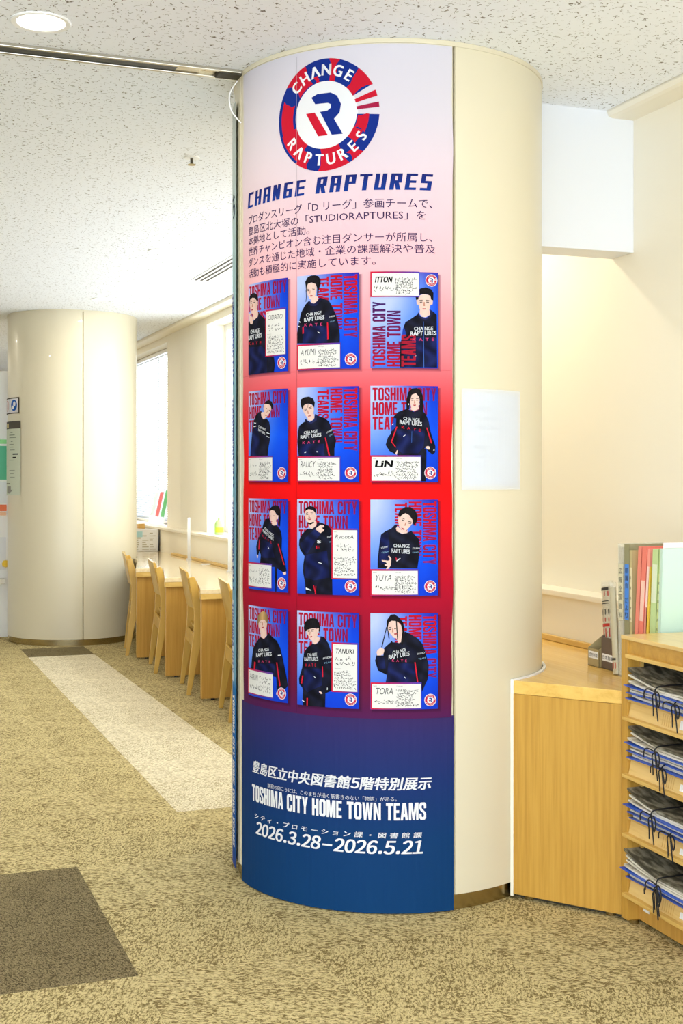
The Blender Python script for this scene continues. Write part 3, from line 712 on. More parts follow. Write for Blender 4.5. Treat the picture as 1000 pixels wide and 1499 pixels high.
for key, (F, TX) in FIG.items():
    r_, c_ = key; X0, Z1 = LX[c_], TZ[r_]; rnd = random.Random(int(key)); kind = KIND[key]
    def W(u, v_): return (X0+u*CW, Z1-v_*CH)
    def back(x, z):
        u = (x-X0)/CW; v_ = (Z1-z)/CH; a = mix((10, 88, 246), (14, 56, 200), abs(v_-.5)*1.6+max(0, u-.75)*1.4)
        l = max(0, 1-math.hypot(u*1.1, v_*.9)*(1.0 if kind != 'w' else .85)); a = mix(a, (186, 200, 246), l*(1.15 if kind != 'w' else 1.6))
        if v_ < .1: a = mix(a, (70, 30, 150), (u-.3)*.9*(1-v_*10))
        return a
    P = Print(COL1, REF1, PB)
    # printed soft drop shadow at the right and bottom of the picture, then the picture's blue ground
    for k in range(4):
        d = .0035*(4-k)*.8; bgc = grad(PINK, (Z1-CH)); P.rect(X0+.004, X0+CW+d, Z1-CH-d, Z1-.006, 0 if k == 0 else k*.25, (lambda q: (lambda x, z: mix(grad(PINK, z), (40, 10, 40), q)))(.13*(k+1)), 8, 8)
    P.rect(X0, X0+CW, Z1-CH, Z1, 2, back, 10, 14)
    card = P.build('portrait_card', wrap, 'printed portrait with '+LOOK[key])
    P = Print(COL1, REF1, PB)
    def tc(x, z):
        u = (x-X0)/CW; v_ = (Z1-z)/CH; return mix((176, 12, 44), (76, 30, 116), (u-.35)*.95+(v_-.5)*.1) if kind == 'h' else mix((188, 14, 44), (76, 36, 138), v_*1.0-.15) if kind == 'v' else mix((58, 28, 100), (170, 16, 52), (v_-.3)*1.7)
    B_ = .055
    if kind == 'h':
        for t, u0, u1, a, b in (("TOSHIMA CITY", .03, .97, .02, .155), ("HOME TOWN", .03, .83, .17, .305), ("TEAMS", .03, .5, .32, .455)):
            P.heavy(t, W(u0, b), ((u1-u0)*CW, 0), (0, (b-a)*CH), 3, tc)
    elif kind == 'v':
        for t, u0, u1, a, b in (("TOSHIMA CITY", .77, .975, .02, .675), ("HOME TOWN", .56, .75, .02, .585), ("TEAMS", .355, .535, .03, .335)):
            P.heavy(t, W(u0, a), (0, -(b-a)*CH), ((u1-u0)*CW, 0), 3, tc)
    else:
        for t, u0, u1, a, b in (("TOSHIMA CITY", .03, .22, .31, .985), ("HOME TOWN", .24, .44, .405, .985)):
            P.heavy(t, W(u1, b), (0, (b-a)*CH), (-(u1-u0)*CW, 0), 3, tc)
    P.build('slogan_lettering', card)
    P = Print(COL1, REF1, PB); lay = 4
    for i, q in enumerate(F):
        c, pts = q[0], [tuple(int(x)/999 for x in a.split(',')) for a in q[2:].split()]
        base = PAL[c]
        if c in 'JNC':     # the photograph printed on the card shows folds in the cloth
            f_ = lambda x, z, b=base: tuple(max(0, v_*(1+.3*math.sin(x*95+z*38+2*math.sin(z*70)))+5*math.sin(x*60-z*85+1.5*math.sin(x*110))) for v_ in b)
        elif c in 'SGH':
            cx_ = sum(p[0] for p in pts)/len(pts); xs_ = X0+cx_*CW; k_ = .07 if c == 'S' else .3
            f_ = lambda x, z, b=base, xs_=xs_, k_=k_: tuple(max(0, min(255, v_*(1-k_*abs(x-xs_)/.012*.5)+(6 if k_ > .1 else 3)*math.sin(x*900+z*200))) for v_ in b)
        else: f_ = base
        P.iso = .005 if c in 'JNCSGH' else 0
        P.poly([W(*p) for p in pts], lay+i*.3, f_)
    P.iso = 0
    top = lay+len(F)*.3+.3
    for t, c, ax, ay, bx, by, h in TX:
        t = {'CHANGE': 'CHA NGE', 'RAPTURES': 'RAPT URES'}.get(t, t)
        a, b = W(ax/999, ay/999), W(bx/999, by/999); P.text(t, a, (b[0]-a[0], b[1]-a[1]), (0, h/999*CH), top, PAL[c], .032 if c == 'W' else 0, 1.0 if c in 'WT' else 1.9)
    if kind == 'w': P.heavy("TEAMS", W(.66, .985), (0, .33*CH), (-.21*CW, 0), top, (166, 24, 48))
    P.build('figure', card, 'printed person in a dark team jacket')
    P = Print(COL1, REF1, PB); u0, u1, a, b = CAP[key]; L = top+.5
    P.rect(X0+(u0-.02)*CW, X0+(u1+.012)*CW, W(0, b+.012)[1], W(0, a-.018)[1], L, lambda x, z: mix((214, 30, 60), (70, 70, 190), ((x-X0)/CW-u0)/(u1-u0)*.9), 4, 3)
    P.rect(X0+u0*CW, X0+u1*CW, W(0, b)[1], W(0, a)[1], L+.6, (236, 234, 228), 3, 2)
    wu, hv = u1-u0, b-a; ink = (18, 16, 20)
    def scrib(u, v_, s_, th=.0015, c=ink):
        x, z = W(u, v_)
        s_ *= 1.15
        for _ in range(rnd.choice((3, 4))):
            x0_, z0_ = x+rnd.uniform(0, s_), z+rnd.uniform(0, s_); d = rnd.choice(((s_*.8, 0), (0, s_*.9), (s_*.5, s_*.5), (s_*.5, -s_*.5)))
            x1_, z1_ = x0_+d[0]*rnd.uniform(.5, 1), z0_+d[1]*rnd.uniform(.5, 1); l = math.hypot(x1_-x0_, z1_-z0_) or 1; nx, nz = -(z1_-z0_)/l*th/2, (x1_-x0_)/l*th/2
            P.poly([(x0_+nx, z0_+nz), (x0_-nx, z0_-nz), (x1_-nx, z1_-nz), (x1_+nx, z1_+nz)], L+1, c)
    P.text('Name', W(u0+.02, a+.022), (.05*CW, 0), (0, .008*CH), L+1, ink)
    nm = NAME[key]; heavy = key in ('13', '23', '42')
    if kind and wu > .45:      # wide caption: name left, message right
        if nm: P.text(nm, W(u0+.05*wu+.01, a+hv*.42), (wu*.36*CW, 0), (0, hv*.27*CH), L+1, (14, 12, 16) if heavy else (44, 42, 48), .05 if heavy else -.012, 1.05, .16)
        else:
            for k in range(4): scrib(u0+.04+k*.06, a+hv*.42, .009, .0009, (44, 42, 48))
        for k in range(6): scrib(u0+.03+k*.052, a+hv*.8, .0095)
        P.text('Message', W(u0+wu*.5, a+.022), (.09*CW, 0), (0, .008*CH), L+1, ink)
        rows = 6 if key not in ('31', '41') else 4
        for j in range(rows):
            for k in range(rnd.randint(8, 11) if rows == 6 else 6): scrib(u0+wu*.49+k*wu*.46/11*(1 if rows == 6 else 1.7), a+hv*(.23+.75*j/rows)+.02, .0058 if rows == 6 else .008, .0013)
    else:
        if nm: P.text(nm, W(u0+.1*wu, a+hv*.2), (wu*.75*CW, 0), (0, hv*.105*CH), L+1, (30, 28, 30) if heavy else (44, 42, 48), .02 if heavy else -.012, 1.05, .16)
        for j, n_ in ((.36, 4), (.45, 5)):
            for k in range(n_): scrib(u0+wu*(.12+k*.17), a+hv*j, .008)
        P.text('Message', W(u0+.03, a+hv*.53), (.09*CW, 0), (0, .008*CH), L+1, ink)
        for j in range(6):
            for k in range(rnd.randint(8, 10)): scrib(u0+wu*(.05+k*.088), a+hv*(.62+j*.066), .0058, .0013)
    P.build('caption_card', card, 'white handwritten caption')
    P = Print(COL1, REF1, PB); lu, lv = (.895, .085) if kind == 'w' else (.878, .905); logo(P, X0+lu*CW, Z1-lv*CH, .0185, top, False)
    P.build('emblem', card)

# ------------------------------------------------------------ blue banner on the far left side of the column
bb = thing('blue_banner', 'pale blue printed banner seen edge-on at the left side of the poster column', 'banner', (*COL1, 0))
P = Print(COL1, REF1, .009)
BST = [(0, (70, 70, 150)), (.08, (24, 78, 160)), (.6, (26, 112, 186)), (.71, (30, 120, 190)), (.72, (124, 176, 206)), (1.4, (136, 190, 214)), (2.0, (164, 208, 218)), (2.5, (196, 214, 214)), (2.9, (200, 204, 196))]
P.rect(-1.2, -.712, .03, 2.84, 0, lambda x, z: grad(BST, z), 20, 60)
P.build('banner_sheet', bb)
P = Print(COL1, REF1, .009)
for j, zt in enumerate((2.149, 1.768, 1.3875, 1.0075)):
    for x0 in (-.98, -1.19):
        P.rect(x0, x0+.215, zt-.3, zt, 1, (220, 228, 236), 8, 4)
        for k, t in enumerate(("TOSHIMA CITY", "HOME TOWN", "TEAMS")): P.heavy(t, (x0+.17-k*.06, zt-.01), (0, -.26+.05*k), (.04, 0), 2, (60, 90, 170))
P.text("ち", (-.80, 2.42), (.07, 0), (0, .09), 2, (40, 60, 90), .02)
P.heavy("TOSHIMA CITY HOME TOWN TEAMS", (-.79, .66), (0, -.56), (.05, 0), 2, WHITE)
P.heavy("TOSHIMA CITY", (-.79, 2.1), (0, -.3), (.035, 0), 2, (66, 96, 176)); P.heavy("TOSHIMA CITY", (-.79, 1.72), (0, -.3), (.035, 0), 2, (66, 90, 160)); P.heavy("TOSHIMA CITY", (-.79, 1.34), (0, -.3), (.035, 0), 2, (66, 90, 150))
P.build('banner_print', bb)

# ------------------------------------------------------------ notice sheet
nt = thing('notice_sleeve', 'white typed notice in a clear sleeve taped to the column, right of the posters', 'notice', (*COL1, 0))
P = Print(COL1, REF1, .002); P.rect(.266, .522, 1.434, 1.752, 0, (232, 236, 244), 14, 2)
for i, (t, x1) in enumerate((("次回発行より", .40), ("下記、新聞はご利用に", .44), ("ご用意しております。", .445), ("", 0), ("・朝日新聞", .355), ("・毎日新聞", .355), ("・東京新聞", .355))):
    if t: P.text(t, (.3, 1.69-i*.0325), (x1-.3, 0), (0, .0125), 1.5, (170, 176, 190))
P.build('notice_sheet', nt)
P = Print(COL1, REF1, .004)
P.rect(.256, .534, 1.42, 1.763, 0, WHITE, 16, 1); P.build('clear_sleeve', nt, m=M['sleeve'])

# ------------------------------------------------------------ signs on the far column
def angs(a): return D2R(a)*RAD
sg = thing('pictogram_sign', 'small framed sign with a blue round pictogram on the background column', 'sign', (*COL2, 0))
P = Print(COL2, 0, .006); P.rect(angs(-212), angs(-150.9), 2.035, 2.178, 0, (70, 62, 48), 10, 1); P.build('sign_frame', sg)
P = Print(COL2, 0, .0075); P.rect(angs(-210.5), angs(-152.2), 2.044, 2.168, 0, (238, 236, 238), 10, 1)
def ell(P, a, z, ra, rz, lay, c, n=24): P.poly([(angs(a)+ra*math.cos(2*math.pi*i/n), z+rz*math.sin(2*math.pi*i/n)) for i in range(n)], lay, c)
ell(P, -159.5, 2.108, .056, .05, 1, (36, 100, 190)); ell(P, -158.5, 2.12, .022, .022, 2, WHITE); ell(P, -161.5, 2.09, .024, .016, 2, WHITE); P.rect(angs(-169), angs(-168.5), 2.044, 2.168, 1, (150, 150, 150), 1, 1)
ell(P, -176, 2.108, .05, .05, 1, (214, 120, 96)); ell(P, -176, 2.108, .042, .043, 2, (240, 236, 236)); ell(P, -175, 2.1, .012, .028, 3, (214, 130, 110)); P.build('sign_face', sg)
gs = thing('guide_sign', 'pale floor guide board with a dark header on the background column', 'sign', (*COL2, 0))
P = Print(COL2, 0, .006); P.rect(angs(-212), angs(-149), 1.312, 1.968, 0, (222, 228, 204), 10, 1); P.rect(angs(-212), angs(-149), 1.902, 1.968, 1, (92, 86, 78), 10, 1)
P.rect(angs(-180), angs(-172), 1.912, 1.95, 2, (226, 208, 150), 3, 1)
for i, (z, a0, a1, h, c) in enumerate(((1.865, -167, -162, .008, 0), (1.842, -170, -158, .008, 0), (1.82, -170, -156, .008, 0), (1.785, -166, -162, .008, 0), (1.76, -170, -160, .006, 0), (1.735, -168, -160, .006, 0), (1.71, -168, -158, .006, 0), (1.67, -162, -152.5, .012, 1), (1.64, -162, -156, .012, 1), (1.62, -170, -160, .006, 0), (1.53, -170, -158, .005, 0), (1.5, -168, -160, .005, 0), (1.47, -168, -158, .005, 0), (1.41, -186, -168, .009, 2))):
    P.rect(angs(a0), angs(a1), z, z+h, 2, ((150, 160, 140), (40, 40, 36), (130, 126, 110))[c], 2, 1)
P.poly([(angs(-178), 1.39), (angs(-166), 1.39), (angs(-166), 1.36), (angs(-161), 1.36), (angs(-170), 1.325), (angs(-178), 1.33)], 2, (160, 158, 144)); P.build('sign_board', gs)

# ------------------------------------------------------------ long sawtooth reading desk
dk = thing('reading_desk', 'long pale wooden reading desk with a stepped front along the windows', 'desk', (2.45, 9.6, 0))
OX, OY = 2.45, 9.6
edge = []
for k in range(5):
    y = 7.13+1.04*k; edge += [(2.10, y), (2.325, y+1.035)] if k < 4 else [(2.10, y)]
# last bay runs up to the far column and on behind it
poly = edge[:-1]+[(2.352, 11.5)]
for a in range(-30, 25, 6): poly.append((1.85+.586*math.cos(D2R(a)), 11.86+.586*math.sin(D2R(a))))
poly += [(2.40, 12.9), (2.83, 12.9), (2.83, 7.13)]
MB().prism([(x-OX, y-OY) for x, y in poly], .703, .735).build('worktop', M['top'], dk, bev=.004)
for k in range(4):
    y = 7.13+1.04*k
    # light edge band under the worktop on the stepped near face and the slanted seat side
    MB().prism([(2.104-OX, y+.002-OY), (2.334-OX if k else 2.8-OX, y+.002-OY), (2.334-OX if k else 2.8-OX, y+.03-OY), (2.104-OX, y+.03-OY)], .668, .703).build('edge_rail', M['edge'], dk)
    MB().prism([(2.104-OX, y+.03-OY), (2.13-OX, y+.03-OY), (2.352-OX, y+1.035-OY), (2.326-OX, y+1.035-OY)], .668, .703).build('edge_rail', M['edge'], dk)
for y in (7.17, 8.21, 9.25, 10.29): MB().box(2.12-OX, 2.828-OX, y-OY, y+.04-OY, .012, .703).build('divider_panel', M['panel'], dk, bev=.002)
for y in (7.17, 8.21, 9.25, 10.29):
    for x in (2.2, 2.7): MB().lathe([(0, 0), (.014, 0), (.014, .012), (0, .012)], 12, c=(x-OX, y+.02-OY)).build('glide', M['black'], dk)
MB().box(2.795-OX, 2.828-OX, 7.25-OY, 12.0-OY, .736, .757).build('back_rail', M['edge'], dk, bev=.003)
dv = [(2.775, 11.2), (2.70, 9.6)]
for i, (x, y) in enumerate(dv):
    t = thing('acrylic_divider', ('frosted acrylic divider post standing on the reading desk, the farther one' if i == 0 else 'frosted acrylic divider post standing on the reading desk, beside the front column'), 'divider', (x, y, .7352), D2R(-12), 'acrylic divider posts')
    MB().box(-.013, .013, -.003, .003, .004, .375).build('strip', M['frost'], t); MB().box(-.022, .022, -.012, .012, 0, .012).build('foot', M['frost'], t)
tag(MB().box(-.04, .04, -.02, .02, 0, .006).build('desk_notice', M['white'], loc=(2.76, 10.55, .7352), bev=.002), 'small white label plate lying on the reading desk', 'label')

# ------------------------------------------------------------ chairs
def make_chair():
    t = thing('library_chair', 'x', 'chair')
    up = [(.0, 0), (.028, 0), (.078, .25), (.118, .42), (.114, .54), (.09, .68), (.058, .79), (.046, .80), (.012, .79), (.034, .68), (.052, .56), (.048, .42), (.026, .25)]
    for s in (-1, 1):
        MB().prism(up, s*.252-.013, s*.252+.013, 'y').build('rear_upright', M['chair'], t, bev=.004)
        MB().prism([(.402, 0), (.428, 0), (.46, .40), (.44, .425), (.385, .425), (.375, .39)], s*.235-.013, s*.235+.013, 'y').build('front_leg', M['chair'], t, bev=.004)
        MB().box(.09, .4, s*.24-.009, s*.24+.009, .375, .42).build('side_rail', M['chair'], t, bev=.003)
    MB().box(.045, .062, -.24, .24, .315, .405).build('rear_rail', M['chair'], t, bev=.003)
    P = []
    for i in range(9):
        x = .075+.40*i/8; P.append([(x, -.225+.45*j/8, .425+.012*(abs(j-4)/4)**2-.008*math.sin(math.pi*i/8)-(.02 if i == 8 else 0)) for j in range(9)])
    MB().grid(P, (0, 0, .013)).build('seat', M['chair'], t, smooth=True)
    P = []
    for i in range(9):
        v_ = i/8; z = .585+.245*v_
        P.append([(.048-.052*v_-.018*(1-((j-5)/5)**2), -.2385+.477*j/10, z+(.012*(1-((j-5)/5)**2) if i == 8 else 0)) for j in range(11)])
    MB().grid(P, (.014, 0, 0)).build('backrest', M['chair'], t, smooth=True)
    return t
proto = make_chair()
CL_ = ['light wooden chair tucked into the desk beside the blue banner, nearest one', 'light wooden chair pulled up to the desk, second from the front column', 'light wooden chair pulled up to the desk, third from the front column', 'light wooden chair standing right in front of the background column, farthest one']
for i, y in enumerate((7.67, 8.71, 9.745, 10.785)):
    o = proto if i == 0 else dup(proto)
    o.location = (2.116, y, 0); o.rotation_euler = (0, 0, D2R(-8.6+(0, 0, .8, -1.2)[i])); tag(o, CL_[i], 'chair', 'wooden chairs along the reading desk')

# ------------------------------------------------------------ things by the windows
rk = thing('newspaper_bin', 'white bin patterned with newsprint at the far end of the reading desk', 'bin', (2.63, 12.7, .7352))
MB().prism([(-.22, 0), (.175, 0), (.185, .215), (-.22, .24)], -.1, .1, 'y').build('bin_body', M['white'], rk, bev=.006)
b = MB()
rnd = random.Random(5)
for i in range(5):
    for j in range(8):
        if rnd.random() < .8: x = -.2+.073*i; z = .02+.022*j; b.box(x, x+rnd.uniform(.03, .066), -.1012, -.1, z, z+rnd.uniform(.004, .014))
b.build('newsprint_pattern', mat('newsprint_ink', (196, 190, 170), .8), rk)
b = MB().box(-.12, .02, -.1014, -.1, .145, .2); b.build('teal_patch', mat('teal_patch', (178, 220, 224), .7), rk)
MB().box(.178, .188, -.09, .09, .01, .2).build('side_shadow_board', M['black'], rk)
for i, (x, c, l) in enumerate(((2.5, (150, 214, 216), 'teal folded leaflet sticking out of the newsprint bin'), (2.585, (232, 196, 150), 'tan folded leaflet sticking out of the newsprint bin'), (2.66, (226, 178, 96), 'orange folded leaflet sticking out of the newsprint bin'))):
    b = MB().box(-.04, .04, -.004, .004, -.12, .055).box(-.036, .03, -.005, .005, -.12, .048); o = b.build('leaflet', mat('leaflet_'+l.split()[0], c, .6), loc=(x, 12.68+.02*i, .955), bev=.002); o.rotation_euler = (D2R(6), D2R(10-6*i), 0); tag(o, l, 'leaflet', 'leaflets in the bin')
for (y, c, l, h) in ((13.62, (236, 238, 232), 'pale leaflet leaning in the far window', .27), (13.38, (240, 120, 124), 'red leaflet leaning in the far window', .27), (13.12, (90, 206, 130), 'green leaflet leaning in the far window', .29)):
    t = thing('window_leaflet', l, 'leaflet', (2.96, y, .977), 0, 'leaflets on the far window sill')
    s = MB().prism([(-.012, 0), (.0, 0), (.075, h+.09), (.069, h+.09)], -.1, .1, 'y').build('stand', thin_paper('stand_sheet', (250, 252, 252), .8), t)
    MB().prism([(.0125, .08), (.0135, .08), (.0665, h+.07), (.0655, h+.07)], -.085, .085, 'y').build('sheet', thin_paper('leaf_'+l.split()[0], c, .8), t)
sp = thing('spray_bottle', 'pale green bottle on the window sill behind the blue banner', 'bottle', (2.93, 10.75, .977))
MB().lathe([(0, 0), (.036, 0), (.04, .01), (.04, .09), (.03, .115), (.012, .125), (.012, .14), (0, .14)], 24).build('bottle_body', mat('pale_green', (196, 232, 150), .3), sp, smooth=True)
MB().lathe([(.0405, .018), (.0408, .02), (.0408, .06), (.0405, .062)], 24, 200, 330).build('label_patch', mat('yellow_green', (206, 226, 60), .4), sp)
MB().box(-.045, .012, -.009, .009, .14, .165).build('trigger', M['white'], sp, bev=.003)
for i, (y0, y1, z1) in enumerate(((12.8, 17.35, 2.835),)):
    bl = thing('venetian_blind', 'white venetian blind hanging in the far window', 'blind', (3.085, (y0+y1)/2, z1))
    h = (y1-y0)/2
    MB().box(-.02, .02, -h, h, -.035, 0).build('head_rail', M['white'], bl)
    s = MB(); k = 0
    while -.06-.026*k > -1.82: z = -.06-.026*k; s.prism([(-.012, z-.007), (-.0115, z-.0062), (.012, z+.007), (.0115, z+.0062)], -h, h, 'y'); k += 1
    tag(s.build('slats', thin_paper('blind_slat', (214, 218, 222), .2), bl), kind='stuff')
    MB().box(-.012, .012, -h, h, -1.85, -1.83).build('bottom_rail', M['white'], bl)

# ------------------------------------------------------------ ceiling fittings
def downlight(x, y, r, label, em='lamp'):
    mul = 5 if y > 12 else .5 if y < 3 and x > 2 else 1.5 if x > 2.2 else 1  # output tuned to fill dark areas, strongest at the far end
    t = thing('downlight', label, 'ceiling light', (x, y, CEIL), 0, 'round ceiling downlights')
    MB().lathe([(r*.82, .0), (r*.84, -.004), (r, -.006), (r+.003, -.003), (r+.003, 0)], 48).build('trim_ring', M['white'], t, smooth=True)
    MB().lathe([(0, -.0022), (r*.5, -.003), (r*.83, -.0016)], 48).build('diffuser', M[em], t)
    l = bpy.data.lights.new('lamp', 'AREA'); l.shape = 'DISK'; l.size = r*1.5; l.energy = LAMP_W*mul; l.color = LAMP_COL
    o = bpy.data.objects.new('lamp', l); C.objects.link(o); o.parent = t; o.location = (0, 0, -.012)
for x, y, r, l in ((.557, 4.22, .093, 'large round ceiling downlight at the upper left, nearest one'), (1.845, 8.18, .085, 'round ceiling downlight above the chairs'), (1.88, 10.56, .085, 'round ceiling downlight just in front of the background column'),
                   (.3, 8.6, .085, 'round ceiling downlight left of the aisle'), (1.35, 1.7, .093, 'round ceiling downlight behind the viewer'), (-1.6, 4.2, .093, 'round ceiling downlight over the left floor'), (-1.6, 8.6, .085, 'round ceiling downlight far left'), (-.4, 1.6, .093, 'round ceiling downlight behind and left of the viewer'), (2.35, 6.3, .085, 'round ceiling downlight behind the front column'), (2.42, 5.3, .085, 'added round ceiling downlight between the front column and the windows'), (2.3, 2.9, .093, 'added round ceiling downlight above the newspaper shelf'),  # window-side and shelf lamps at the end are unseen, added as fill
                   (1.9, 14.2, .085, 'added round ceiling downlight beyond the background column'), (-.6, 13.0, .085, 'added round ceiling downlight beyond the notice board'), (-.6, 16.5, .085, 'added round ceiling downlight at the far end of the room')):  # three unseen lamps added to brighten the dark far end
    downlight(x, y, r, l)
tr = thing('ceiling_track', 'metal partition track in the ceiling running to the front column', 'track', (-1.4, 4.505, CEIL))
MB().box(-3.2, 2.7, -.046, -.03, -.012, .0).box(-3.2, 2.7, .03, .046, -.012, .0).build('track_flange', M['alu'], tr, bev=.002)
MB().box(-3.2, 2.7, -.03, .03, -.002, 0).build('track_bed', M['steel'], tr)
MB().box(1.99, 2.56, -.016, .016, -.006, -.002).build('slot_cover', M['alu'], tr); MB().box(1.02, 2.47, -.022, .022, -.008, -.002).build('slot_insert', M['black'], tr); MB().box(-.5, .93, -.022, .022, -.008, -.002).build('slot_insert', M['brown'], tr)
MB().box(2.62, 2.712, -.03, .03, -.016, -.002).build('end_bracket', M['dark'], tr, bev=.002)
sk = thing('fire_sprinkler', 'small metal sprinkler head in the ceiling', 'sprinkler', (1.44, 5.76, CEIL))
MB().lathe([(0, -.004), (.035, -.004), (.038, 0)], 24).build('collar', M['white'], sk); MB().lathe([(0, -.03), (.007, -.03), (.007, -.004)], 12).build('stem', M['dark'], sk)
MB().lathe([(0, -.034), (.018, -.034), (.018, -.031), (0, -.031)], 16).build('deflector', M['steel'], sk)
av = thing('slot_vent', 'white ceiling air vent with three dark slots near the windows', 'vent', (2.392, 8.4, CEIL))
MB().box(-.075, .075, -.95, .9, -.004, 0).build('vent_frame', M['white'], av)
for k in range(3): MB().box(-.052+.042*k, -.034+.042*k, -.93, .88, -.0055, -.003).build('slot', M['inner'], av)
cb = MB().tube([(0, .0, 0), (-.035, -.02, -.06), (-.03, -.03, -.12), (.005, -.03, -.16)], .0025, 6, 5).build('loose_wire', M['white'], loc=(1.292, 4.49, 2.9)); tag(cb, 'thin white wire looping beside the top of the poster column', 'wire')

# ------------------------------------------------------------ corner counter next to the front column
cx, cy = COL1
ct = thing('corner_counter', 'wooden corner counter fitted round the front column, right side', 'counter', (2.5, 4.2, 0))
ox, oy = 2.5, 4.2
def arc(r, a0, a1, n=24): return [(cx+r*math.cos(D2R(a0+(a1-a0)*i/n)), cy+r*math.sin(D2R(a0+(a1-a0)*i/n))) for i in range(n+1)]
pl = arc(.592, 45, -65.2)+[(2.364, 3.642), (2.83, 3.642), (2.83, 5.6), (2.304, 5.6)]
MB().prism([(x-ox, y-oy) for x, y in pl], .712, .757).build('worktop', M['wood_y'], ct, bev=.003)
dx, dy = 2.364-2.128, 3.642-3.962; L_ = math.hypot(dx, dy); ux, uy = dx/L_, dy/L_; nx, ny = -uy*-1, ux*-1   # outward normal
nx, ny = uy, -ux
p0, p1 = (2.135-ox, 3.962-oy), (2.366-ox, 3.645-oy)
MB().prism([p0, p1, (p1[0]-nx*.02, p1[1]-ny*.02), (p0[0]-nx*.02, p0[1]-ny*.02)], .016, .7112).build('front_panel', M['wood_v'], ct, bev=.0015)
MB().prism([(p0[0]-nx*.03, p0[1]-ny*.03), (p1[0]-nx*.03, p1[1]-ny*.03), (p1[0]-nx*.05, p1[1]-ny*.05), (p0[0]-nx*.05, p0[1]-ny*.05)], .0, .708).build('plinth', M['dark'], ct)
MB().prism([(x-ox, y-oy) for x, y in arc(.582, 45, -65.6)+arc(.592, -65.6, 45)], .712, .762).build('column_trim', M['white'], ct)
MB().prism([(2.125-ox, 3.966-oy), (2.129-ox, 3.970-oy), (2.136-ox, 3.962-oy), (2.132-ox, 3.958-oy)], .01, .757).build('edge_trim', M['sill'], ct)
MB().box(2.806-ox, 2.828-ox, 3.66-oy, 5.6-oy, .758, .781).build('back_rail', M['edge'], ct, bev=.003)
for t_ in (.12, .88): MB().lathe([(0, 0), (.018, 0), (.018, .016), (0, .016)], 14, c=(p0[0]+(p1[0]-p0[0])*t_-nx*.03, p0[1]+(p1[1]-p0[1])*t_-ny*.03)).build('levelling_foot', M['steel'], ct)

# ------------------------------------------------------------ newspaper bookcase
BX, BY = 2.361, 3.638; ROT = D2R(-2)
bk = thing('newspaper_shelf', 'wooden newspaper shelf unit with slanted shelf fronts at the right edge', 'shelf unit', (BX, BY, 0), ROT)
DP, WD = .44, .92      # local: x = depth towards the wall, -y = towards the viewer
MB().box(0, .045, -.038, 0, .012, .93).build('side_panel', M['wood_v'], bk, bev=.0015)
MB().box(.045, DP, -.03, 0, .012, .93).build('side_board', M['wood_v'], bk)
MB().box(0, DP, -WD, -WD+.038, .012, .93).build('side_panel', M['wood_v'], bk, bev=.0015)
MB().box(-.002, DP, -WD, 0, .93, .943).build('top_panel', M['wood_light'], bk, bev=.002)
MB().box(.006, .024, -WD+.038, -.038, .885, .93).build('top_rail', M['wood_x'], bk)
MB().box(-.008, .05, -WD+.038, -.036, .872, .885).build('top_ledge', M['edge'], bk, bev=.002)
MB().box(.047, .057, -.046, -.0305, .012, .872).build('shelf_cleat', M['edge'], bk)
MB().box(.058, DP-.01, -.036, -.031, .14, .872).build('shade_lining', M['inner'], bk); MB().box(DP-.012, DP-.004, -WD+.038, -.031, .02, .93).build('back_panel', M['inner'], bk)  # dark sheet and back stand in for the shade inside the shelf
MB().box(.044, .062, -WD+.038, -.038, .012, .105).build('kick_board', M['panel'], bk)
MB().box(.0425, .0445, -.10, -.065, .048, .09).build('asset_sticker', M['white'], bk)
MB().lathe([(0, 0), (.016, 0), (.016, .012), (0, .012)], 14, c=(.03, -.03)).build('levelling_foot', M['steel'], bk)
SH = [(.739, .681), (.549, .493), (.354, .300), (.159, .104)]
for a, b_ in SH:
    MB().box(.0, DP-.02, -WD+.039, -.0385, a-.010, a).build('shelf_board', M['edge'], bk, bev=.002)
    MB().prism([(.012, a-.010), (.002, b_), (.016, b_), (.026, a-.010)], -WD+.04, -.041, 'y').build('shelf_front', M['wood_light'], bk)
    MB().box(-.016, .04, -WD+.039, -.030, b_-.012, b_).build('front_ledge', M['edge'], bk, bev=.002)
    gr = MB()
    for q in range(6): y = -.235-.012*q; gr.prism([(.0105, a-.016), (.0025, b_+.006), (.0035, b_+.006), (.0115, a-.016)], y-.0008, y+.0008, 'y')
    gr.build('front_groove', M['panel'], bk)
    MB().prism([(.0095, a-.022), (.0035, b_+.01), (.0045, b_+.01), (.0105, a-.022)], -.42, -.33, 'y').build('label_holder', M['white'], bk)
PG2 = mat('newsprint_top_shaded', (98, 94, 76), .8)  # top pages darkened to paint in the shade of the shelf interior
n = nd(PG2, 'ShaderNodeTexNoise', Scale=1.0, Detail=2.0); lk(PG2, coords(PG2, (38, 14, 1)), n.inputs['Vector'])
lk(PG2, ramp(PG2, n.outputs[0], [(.42, (74, 70, 54)), (.5, (112, 106, 86)), (.62, (160, 154, 132))]), PG2.node_tree.nodes['Principled BSDF'].inputs['Base Color'])
